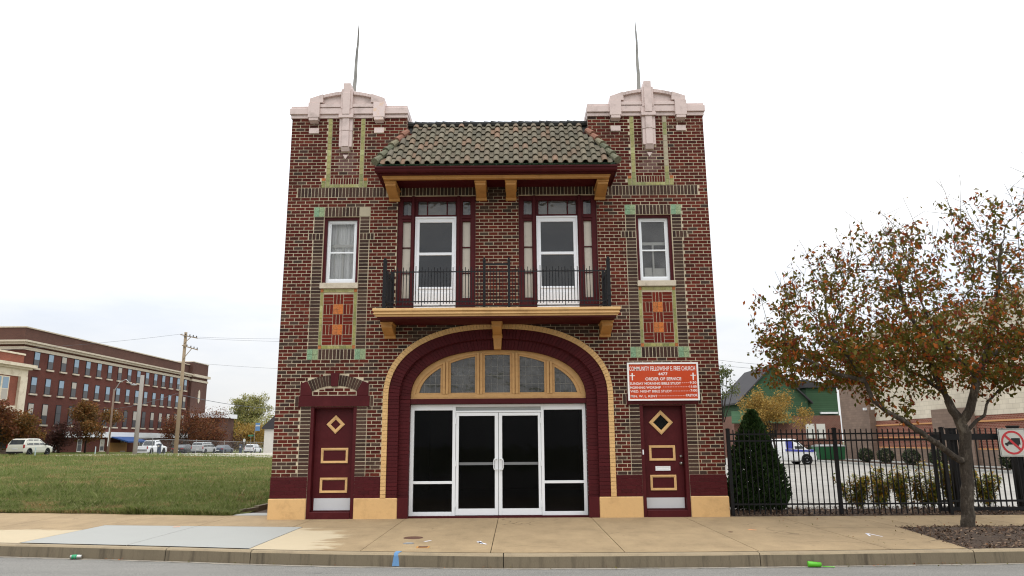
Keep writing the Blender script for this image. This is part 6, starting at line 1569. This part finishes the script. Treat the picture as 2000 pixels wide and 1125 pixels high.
for j in range(3):
    yc = yO-4.6-j*6.2
    for k in (-1.2, 0, 1.2):
        q = MB(); q.box(XO+.002, XO+.1, yc+k-.6, yc+k+.6, zo(5.75), zo(8.1)); o = q.build('window', M['cream_stone']); loc(o, OB)
        q = MB(); q.box(XO+.101, XO+.11, yc+k-.46, yc+k+.46, zo(5.85), zo(6.85)); a = q.build('lower_pane', M['shade']); a.parent = o
        q = MB(); q.box(XO+.101, XO+.11, yc+k-.46, yc+k+.46, zo(6.92), zo(8.0)); a = q.build('upper_pane', M['win_sky']); a.parent = o
# trees in front of the block
def bgtree(px, X, h, rx, mat, lb, nl=1800, name='autumn_tree', ls=.3, cz=.62, rz=.34, grp='small autumn trees along the side street', trunk=.12, nlump=14):
    y = place(px, X); z = streetz(y) if X < -42 else float(terr(X, y))
    simple_tree(name, lb, X, y, z, h, clump(0, h*cz, rx, h*rz, nlump, rx*.42), mat, nl, ls, grp, trunk)
bgtree(2, -53.5, 5.8, 2.0, 'leaf_rust', 'rust orange tree at the left edge before the ornate corner shop')
bgtree(46, -54.2, 4.6, 2.4, 'leaf_olive', 'orange and green bushy tree above the pearl cream crossover', 4200, nlump=24)
bgtree(176, -57, 7.6, 3.0, 'leaf_olive', 'orange maple left of the curved street light before the brick block', 6500, nlump=26)
bgtree(128, -57.5, 4.4, 2.4, 'leaf_plum', 'dark plum coloured small tree right of the pearl cream crossover', 2200, cz=.5, rz=.4)
bgtree(362, -55, 7.2, 4.2, 'leaf_rust', 'dark rust tree just right of the tall utility pole', 4200, cz=.55, rz=.42)
bgtree(400, -56, 7.0, 4.2, 'leaf_rust', 'red brown tree above the silver minivan', 4200, cz=.55, rz=.42)
bgtree(430, -58, 6.0, 4.2, 'leaf_plum', 'dark red tree above the slate blue sedan', 3600, cz=.55, rz=.42)
for px, X, h, rx, mat, lb, nl in ((450, -75, 11.5, 5, 'leaf_green', 'pale green tree just right of the brick block end', 1500), (473, -72, 16, 3.4, 'leaf_lime', 'tall narrow yellow green tree, left of the two tallest', 1500), (500, -68, 16, 3.8, 'leaf_lime', 'tall yellow green tree nearest the firehouse edge', 1700), (486, -60, 6.5, 5, 'leaf_yellow', 'low bright yellow tree beneath the tall yellow green trees', 1800), (520, -60, 8.5, 4, 'leaf_lime', 'rounded yellow green tree above the pale garage', 1600), (434, -80, 9.5, 5, 'leaf_lime', 'low yellow green tree behind the porch of the brick block', 1200)):
    bgtree(px, X, h, rx, mat, lb, nl*4, 'background_tree', .42, .58, .4, 'yellow green trees at the end of the side street', .16, 34)
# chain link fence
def chainmat():
    mt, nt, b, o = newmat('galvanised_mesh'); v = pos(nt)
    b.inputs['Base Color'].default_value = (.35, .36, .36, 1); b.inputs['Metallic'].default_value = .6; b.inputs['Roughness'].default_value = .5
    return mt
M['galv'] = chainmat()
CF = thing('chain_link_fence', 'grey chain link fence before the parked cars behind the vacant lot', 'fence', (-42, 75, 0))
XF = -42.; ysF = [place(p, XF) for p in (276, 304, 350, 388, 442, 503, 535)]; gF = lambda y: streetz(y)-.03
for y in ysF:
    q = MB(); q.tube([(XF, y, gF(y)-.1), (XF, y, gF(y)+1.84)], .035, 8); q.tube([(XF, y, gF(y)+1.84), (XF, y, gF(y)+1.9)], [.045, .01], 8); loc(q.build('fence_post', M['galv']), CF)
for a, b in zip(ysF, ysF[1:]):
    q = MB(); q.tube([(XF, a, gF(a)+1.78), (XF, b, gF(b)+1.78)], .022, 6)
    h = 1.7; nn = int((b-a)/.3)
    for i in range(-int(h/.3), nn+1):      # woven diagonals
        for s in (0, 1):
            y0 = a+i*.3; y1 = y0+h; t0, t1 = max(0, (a-y0)/h), min(1, (b-y0)/h)
            if t1 <= t0: continue
            za, zb2 = (t0, t1) if s == 0 else (1-t0, 1-t1); ya_, yb_ = y0+h*t0, y0+h*t1
            q.tube([(XF+.01*s, ya_, gF(ya_)+.06+h*za), (XF+.01*s, yb_, gF(yb_)+.06+h*zb2)], .003, 3, False)
    loc(q.build('mesh_panel', M['galv']), CF)
# poles, lamp, wires
M['pole_wood'] = pm('weathered_pole_wood', C_(150, 132, 108), .95, .25, 2, 10, .6, dirt=C_(104, 90, 74), dscale=2, damt=.7, stretch=(3, 3, .3)); M['pole_grey'] = pm('grey_pole_wood', C_(150, 144, 136), .95, .2, 2, 10, .6, stretch=(3, 3, .3))
XP = -37.; yP = place(350, XP); zP = float(terr(XP, yP))
UP = thing('utility_pole', 'tall wooden utility pole with two side arms behind the vacant lot', 'pole', (XP, yP, zP))
Hp = UZ(358, 649, yP)-zP
q = MB(); q.tube([(0, 0, -.3), (.0, 0, Hp)], [.23, .16], 12); q.build('shaft', M['pole_wood'], UP, smooth=True)
def upx(px, py): x, z = U(px, py, yP); return (x-XP, z-zP)
for (pa, pb, br) in (((354.5, 654), (387, 661), (361, 671)), ((357.5, 675), (388, 684), (358.5, 702))):
    a, b = upx(*pa), upx(*pb); c = upx(*br); q = MB()
    q.tube([(a[0], -.22, a[1]), (b[0], -.22, b[1])], .075, 4); q.tube([(c[0], -.18, c[1]), (b[0]*.62+a[0]*.38, -.2, b[1]*.62+a[1]*.38)], .04, 4); arm = q.build('cross_arm', M['pole_wood'], UP)
    for t in (.3, .55, .75, .95):
        q = MB(); x, z = a[0]+(b[0]-a[0])*t, a[1]+(b[1]-a[1])*t; q.lathe([(.03, z+.05), (.07, z+.1), (.05, z+.16), (.07, z+.2), (.02, z+.26)], x, -.22, 8); q.build('insulator', M['trim'], arm)
q = MB(); q.tube([(0, -.2, Hp*.52), (0, -.3, Hp*.52), (0, -.3, Hp*.55)], .06, 6); q.build('cable_bracket', M['galv'], UP)
X2 = -41.; y2 = place(272, X2); z2 = float(terr(X2, y2)); P2_ = thing('cut_off_pole', 'shorter bare grey wooden pole without arms left of the tall utility pole', 'pole', (X2, y2, z2))
H2 = UZ(281, 733, y2)-z2; q = MB(); q.tube([(0, 0, -.3), (.02, 0, H2)], [.24, .2], 12); q.build('shaft', M['pole_grey'], P2_, smooth=True)
X3 = -43.4; y3 = place(220, X3); z3 = streetz(y3); SL = thing('street_lamp', 'curved arm street lamp on a brown steel pole before the brick block', 'street lamp', (X3, y3, z3))
H3 = UZ(225, 760, y3)-z3; xe, ze = U(263, 751.5, y3); q = MB(); q.tube([(0, 0, -.1), (0, 0, H3)], [.13, .09], 10); q.build('lamp_pole', pm('brown_steel', C_(112, 92, 76), .6), SL, smooth=True)
q = MB(); dx = xe-X3; q.tube([(0, 0, H3*.93), (dx*.05, 0, H3), (dx*.25, 0, H3+.75), (dx*.55, 0, H3+1.05), (dx*.85, 0, ze-z3)], .045, 8); q.build('lamp_arm', M['galv'], SL, smooth=True)
q = MB(); q.tube([(dx*.82, 0, ze-z3), (dx*.95, 0, ze-z3+.02), (dx*1.12, 0, ze-z3-.02)], [.06, .13, .04], 8); q.build('lamp_head', M['galv'], SL, smooth=True)
q = MB(); q.tube([(-.02, -.12, .9), (-.02, -.12, 2.9)], .05, 6); q.build('pole_sign', M['sign_face'], SL)
M['wire'] = pm('service_wire', C_(96, 100, 106), .7)
def wire(a, b, sag, lb, r=.014):
    q = MB(); pts = []
    for i in range(25):
        t = i/24; pts.append((a[0]+(b[0]-a[0])*t, a[1]+(b[1]-a[1])*t, a[2]+(b[2]-a[2])*t-sag*4*t*(1-t)))
    q.tube(pts, r, 4); tag(q.build('overhead_wire', M['wire']), lb, 'wire', 'overhead wires from the utility pole')
def at(px, py, y): x, z = U(px, py, y); return (x, y, z)
wire(at(357, 657, yP-.2), at(900, 648, yP-4), .5, 'topmost thin overhead wire running right from the upper arm of the utility pole')
wire(at(384, 661, yP-.2), at(900, 664, yP+4), .35, 'second thin overhead wire running right from the tip of the upper arm')
wire(at(359, 707, yP-.2), at(900, 722, yP), .5, 'thin overhead wire running right from half way up the utility pole')
wire(at(357, 652, yP-.2), at(-300, 690, yP-10), .6, 'thin overhead wire running left from the utility pole above the brick block')
wire(at(346, 769, yP-.35), at(545, 797, yP+30), .4, 'thick sagging cable running right from the middle of the utility pole', .035)
wire(at(344, 769, yP-.35), at(180, 800, yP+22), .5, 'cable running left from the middle of the utility pole before the brick block', .025)
wire(at(1395, 702, 70), at(1700, 716, 66), .4, 'upper thin wire right of the firehouse above the dark shingle roof', .02)
wire(at(1395, 712, 70), at(1700, 722, 66), .4, 'lower thin wire right of the firehouse above the dark shingle roof', .02)
# small things by the fence
XG = -37.; yg = place(540, -40); GB = thing('pale_garage', 'small pale block garage with dark roof touching the left edge of the firehouse', 'garage', (-38, yg+6, -.5))
ga, gz = U(515, 868, yg); zt = UZ(520, 838, yg); zr = UZ(522, 822, yg)
q = MB(); q.box(ga, ga+9, yg, yg+8, -1, zt); loc(q.build('wall', pm('pale_painted_block', C_(206, 202, 194), .9, .08)), GB)
q = MB(); q.prism([(ga-.4, zt+.004), (ga+9.4, zt+.004), (ga+9.4, zt+.25), (ga+2.4, zr+1.6), (ga-.4, zt+.25)], yg-.3, yg+8.3); loc(q.build('roof', M['shingle']), GB)
def spost(px, X, top, name, lb, cat, build):
    y = place(px, X); z = streetz(y); t = thing(name, lb, cat, (X, y, z)); q = MB(); h = UZ(px, top, y)-z; q.tube([(0, 0, -.1), (0, 0, h)], .04, 6); q.build('pole', M['galv'], t); build(t, h, (y+15.95)/1420); return t
def b_banner(t, h, k):
    q = MB(); q.box(.08, .08+8.5*k, -.02, .02, h-15*k, h); q.build('banner', pm('blue_banner_cloth', C_(96, 132, 172), .8, .3, .6), t)
    q = MB(); q.box(.09, .07+8.5*k, -.024, -.021, h-6.5*k, h-4*k); q.build('banner_stripe', M['sign_face'], t)
spost(499, -44, 826, 'banner_pole', 'street pole carrying a small blue and white banner beside the pale garage', 'banner', b_banner)
def b_green(t, h, k): q = MB(); q.box(-5*k, 5*k, -.03, .0, h-3.2*k, h); q.build('name_blade', pm('green_street_sign', C_(62, 128, 96), .5), t)
spost(492, -45, 849, 'street_name_sign', 'small green street name sign under the yellow trees', 'sign', b_green)
def b_round(t, h, k):
    q = MB(); q.prism([(2.4*k*math.cos(a), h-3*k+3.4*k*math.sin(a)) for a in np.linspace(0, math.tau, 13)[:-1]], -.06, -.04); q.build('sign_plate', M['sign_face'], t)
def b_rect(t, h, k): q = MB(); q.box(-1.8*k, 1.8*k, -.06, -.04, h-6.5*k, h); q.build('sign_plate', M['sign_face'], t)
spost(349.5, -42.6, 859.5, 'parking_sign', 'small white rectangular sign on a post beside the charcoal sedan', 'sign', b_rect)
spost(480, -43, 857, 'back_of_road_sign', 'pale rounded sign on a post left of the white crossover', 'sign', b_round)
y = place(474, -43); KS = thing('pay_kiosk', 'dark blue upright kiosk box on the kerb left of the white crossover', 'kiosk', (-43, y, streetz(y)))
k = (y+15.95)/1420; q = MB(); q.box(-2.4*k, 2.4*k, -.2, .2, 0, 17*k); q.build('housing', pm('navy_kiosk_paint', C_(48, 58, 76), .5), KS, .03); q = MB(); q.box(-1.4*k, 1.4*k, -.215, -.2, 11*k, 14*k); q.build('screen', M['shade'], KS)
y = place(318, -43); KS = thing('pay_kiosk', 'dark blue upright kiosk box standing in front of the white pickup truck', 'kiosk', (-43, y, streetz(y)))
k = (y+15.95)/1420; q = MB(); q.box(-2.6*k, 2.6*k, -.2, .2, 0, 20*k); q.build('housing', bpy.data.materials['navy_kiosk_paint'], KS, .03); q = MB(); q.box(-1.4*k, 1.4*k, -.215, -.2, 14*k, 17*k); q.build('screen', M['shade'], KS)
for px, lb in ((81, 'short pale marker post beside the pearl cream crossover'), (196, 'short pale marker post left of the street lamp')):
    y = place(px, -44); t = thing('marker_post', lb, 'post', (-44, y, streetz(y)-.03), 0, 'marker posts along the side street'); q = MB(); q.lathe([(.05, -.1), (.05, .85), (.03, .9)], 0, 0, 8); q.build('post', pm('pale_marker', C_(170, 186, 186), .5) if px == 81 else bpy.data.materials['pale_marker'], t)

# ================================================================== SMALL THINGS ON THE PAVEMENT
ZP = .0125
def flat(name, lb, cat, mat, poly, z=ZP+.003, group=None):
    q = MB(); q.quad(*[(x, y, z) for x, y in poly]); return tag(q.build(name, mat), lb, cat, group)
M['rust'] = pm('rusty_cover', C_(92, 62, 48), .85, .3, 12, 40, .6); M['spray_blue'] = pm('blue_spray_paint', C_(96, 134, 172), .9, .2, 8); M['spray_white'] = pm('white_spray_paint', C_(222, 222, 230), .8, .15, 10); M['spray_orange'] = pm('orange_spray_paint', C_(224, 150, 96), .8, .15, 10)
def disc(cx, cy, r, n=20): return [(cx+r*math.cos(t), cy+r*math.sin(t)) for t in np.linspace(0, math.tau, n+1)[:-1]]
def cover(px, py, r, lb, mat):
    x, y = G(px, py); t = thing('utility_cover', lb, 'cover', (x, y, ZP)); q = MB(); q.lathe([(r, -.01), (r, .004), (r*.86, .005), (r*.84, .002), (r*.4, .004), (.01, .005)], 0, 0, 20); q.build('lid', mat, t)
cover(807, 1052, .165, 'round rusty iron water cover in the pavement left of the glass doors', M['rust']); cover(798, 1063, .09, 'small grey round valve cover in the pavement, below the rusty cover', M['galv']); cover(1427, 1040.5, .04, 'tiny dark round survey cap in the pavement in front of the fence', M['rust'])
x, y = G(826, 1070.5); t = thing('meter_box', 'small rusty rectangular meter box lid with ochre rim set near the kerb', 'cover', (x, y, ZP)); q = MB(); q.box(-.1, .1, -.09, .09, -.01, .004); q.build('rim', M['ochre'], t); q = MB(); q.box(-.07, .07, -.06, .06, .0041, .007); q.build('lid', M['rust'], t)
def stroke(pts, w_, name, lb, mat):
    q = MB()
    for (a, b), (c, d) in pts:
        A_, B_ = Vector(G(a, b)), Vector(G(c, d)); n = (B_-A_); n = Vector((-n.y, n.x)).normalized()*w_; z = ZP+.003
        q.quad((A_.x-n.x, A_.y-n.y, z), (B_.x-n.x*.6, B_.y-n.y*.6, z), (B_.x+n.x*.6, B_.y+n.y*.6, z), (A_.x+n.x, A_.y+n.y, z))
    kind(q.build(name, mat), 'structure')
stroke([((933, 1060), (950, 1065)), ((936, 1059), (941, 1064))], .03, 'white_paint_mark', '', M['spray_white']); stroke([((829, 1059.5), (842, 1057.5))], .03, 'white_paint_mark', '', M['spray_white'])
stroke([((1692, 1043), (1724, 1050)), ((1692, 1043), (1700, 1049))], .022, 'white_paint_arrow', '', M['spray_white']); stroke([((1462, 1036), (1478, 1037))], .05, 'orange_paint_mark', '', M['spray_orange']); stroke([((338, 1031), (352, 1030))], .05, 'orange_paint_mark', '', M['spray_orange'])
x = G(776, 1080)[0]; yk = float(kerb_y(x)); q = MB()
q.quad((x-.055, yk-.1275, ZR+.01), (x+.05, yk-.1275, ZR+.01), (x+.03, yk-.109, -.02), (x-.035, yk-.109, -.02)); q.quad((x-.035, yk-.109, -.02), (x+.03, yk-.109, -.02), (x+.03, yk-.088, .0095), (x-.035, yk-.088, .0095)); q.quad((x-.035, yk-.088, .0095), (x+.03, yk-.088, .0095), (x+.06, yk+.06, .0165), (x-.03, yk+.06, .0165))
kind(q.build('blue_paint_mark', M['spray_blue']), 'structure')
x, y = G(193, 1080, ZR); y = float(kerb_y(x))-.2; t = thing('crushed_can', 'crushed green and white drink can lying in the gutter at the left', 'can', (x, y, ZR+.034), R(12))
q = MB(); q.tube([(-.085, 0, 0), (-.08, 0, 0), (-.03, .004, .004), (.03, -.004, 0), (.08, 0, 0), (.086, 0, 0)], [.022, .032, .03, .034, .032, .024], 12); q.build('can_body', M['chrome'], t, smooth=True)
q = MB(); q.tube([(-.06, .002, .002), (-.02, .004, .004), (.02, -.003, .001)], [.0322, .0315, .0345], 12, False); q.build('green_band', pm('green_can_print', C_(40, 150, 100), .4), t, smooth=True)
x, y = G(1559, 1094, ZR); y = float(kerb_y(x))-.22; t = thing('plastic_cup', 'bright green plastic cup lying in the gutter before the fence', 'cup', (x, y, ZR+.04), R(-6))
q = MB(); q.tube([(-.09, 0, 0), (-.088, 0, 0), (.09, 0, -.006), (.091, 0, -.006)], [.038, .04, .03, .02], 12); M['lime'] = pm('lime_plastic', C_(88, 176, 38), .35); q.build('cup_body', M['lime'], t, smooth=True)
q = MB(); q.tube([(.11, .01, -.03), (.27, -.01, -.034)], [.008, .008], 5); tag(loc(q.build('plastic_straw', M['lime']), t), 'x', 'y') if False else q.build('straw', M['lime'], t)
q = MB(); x, y = G(1056, 1105, ZR); q.quad((x-.09, y, ZR+.006), (x+.0, y-.03, ZR+.012), (x+.1, y, ZR+.006), (x+.02, y+.03, ZR+.02)); tag(q.build('paper_scrap', M['sign_white']), 'white scrap of paper on the road below the glass doors', 'litter')
# fallen leaves
n = 260; x = 4.9+8*rng.random(n)**.7; y = kerb_y(x)+.1+rng.random(n)*4.6; P = np.stack([x, y, np.full(n, .016)], 1); n2 = 120; x = 5+8*rng.random(n2); P2 = np.stack([x, kerb_y(x)-.14-.25*rng.random(n2)**2, np.full(n2, ZR+.004)], 1); n3 = 50; x = -9+14*rng.random(n3); P3 = np.stack([x, kerb_y(x)-.14-.15*rng.random(n3), np.full(n3, ZR+.004)], 1)
n4 = 420; x = -6.2-7*rng.random(n4); y = back_y(x)+7*rng.random(n4)**1.6; P4 = np.stack([x, y, zl(x, y)+.045], 1)
V, F = chips(np.concatenate([P, P2, P3, P4]), .012, .032, .006); g = npmesh('fallen_leaves', V, F, M['leaf_autumn']); kind(g, 'stuff'); g['label'] = 'dry brown leaves scattered over lawn, pavement and gutter'; g['category'] = 'leaves'
# ------------------------------------------------------------------ light
w = bpy.data.worlds.new('World'); scene.world = w; w.use_nodes = True
nt = w.node_tree; bg = nt.nodes['Background']; bg.inputs['Strength'].default_value = .1
tc = node(nt, 'ShaderNodeTexCoord'); sx = node(nt, 'ShaderNodeSeparateXYZ'); lnk(nt, tc.outputs['Generated'], sx.inputs[0])
sky = node(nt, 'ShaderNodeTexSky', sky_type='NISHITA'); sky.sun_disc = False; sky.sun_elevation = R(62); sky.sun_rotation = R(165)
mr = node(nt, 'ShaderNodeMapRange'); lnk(nt, sx.outputs['Z'], mr.inputs['Value']); mr.inputs['From Min'].default_value = 0; mr.inputs['From Max'].default_value = 1
mr.inputs['To Min'].default_value = 7.8; mr.inputs['To Max'].default_value = 28.
mpn = node(nt, 'ShaderNodeMapping'); lnk(nt, tc.outputs['Generated'], mpn.inputs['Vector']); mpn.inputs['Scale'].default_value = (1.2, 1.2, 4.5)
cl = ramp(nt, noise(nt, mpn.outputs['Vector'], 2.1, 7, .55), [(.34, (.83, .875, .95)), (.62, (1.04, 1.04, 1.04))])
vm = node(nt, 'ShaderNodeVectorMath', operation='SCALE'); lnk(nt, cl, vm.inputs[0]); lnk(nt, mr.outputs[0], vm.inputs['Scale'])
lnk(nt, mix(nt, .93, sky.outputs[0], vm.outputs[0]), bg.inputs['Color'])
ld = bpy.data.lights.new('sun', 'SUN'); ld.energy = .7; ld.angle = R(25); ld.color = (1, .97, .92)
so = bpy.data.objects.new('sun', ld); COL.objects.link(so); so.rotation_euler = (R(28), 0, R(15))
scene.view_settings.view_transform = 'Standard'; scene.view_settings.look = 'None'; scene.view_settings.exposure = 0; scene.view_settings.gamma = 1
scene.cycles.filter_width = 1.15
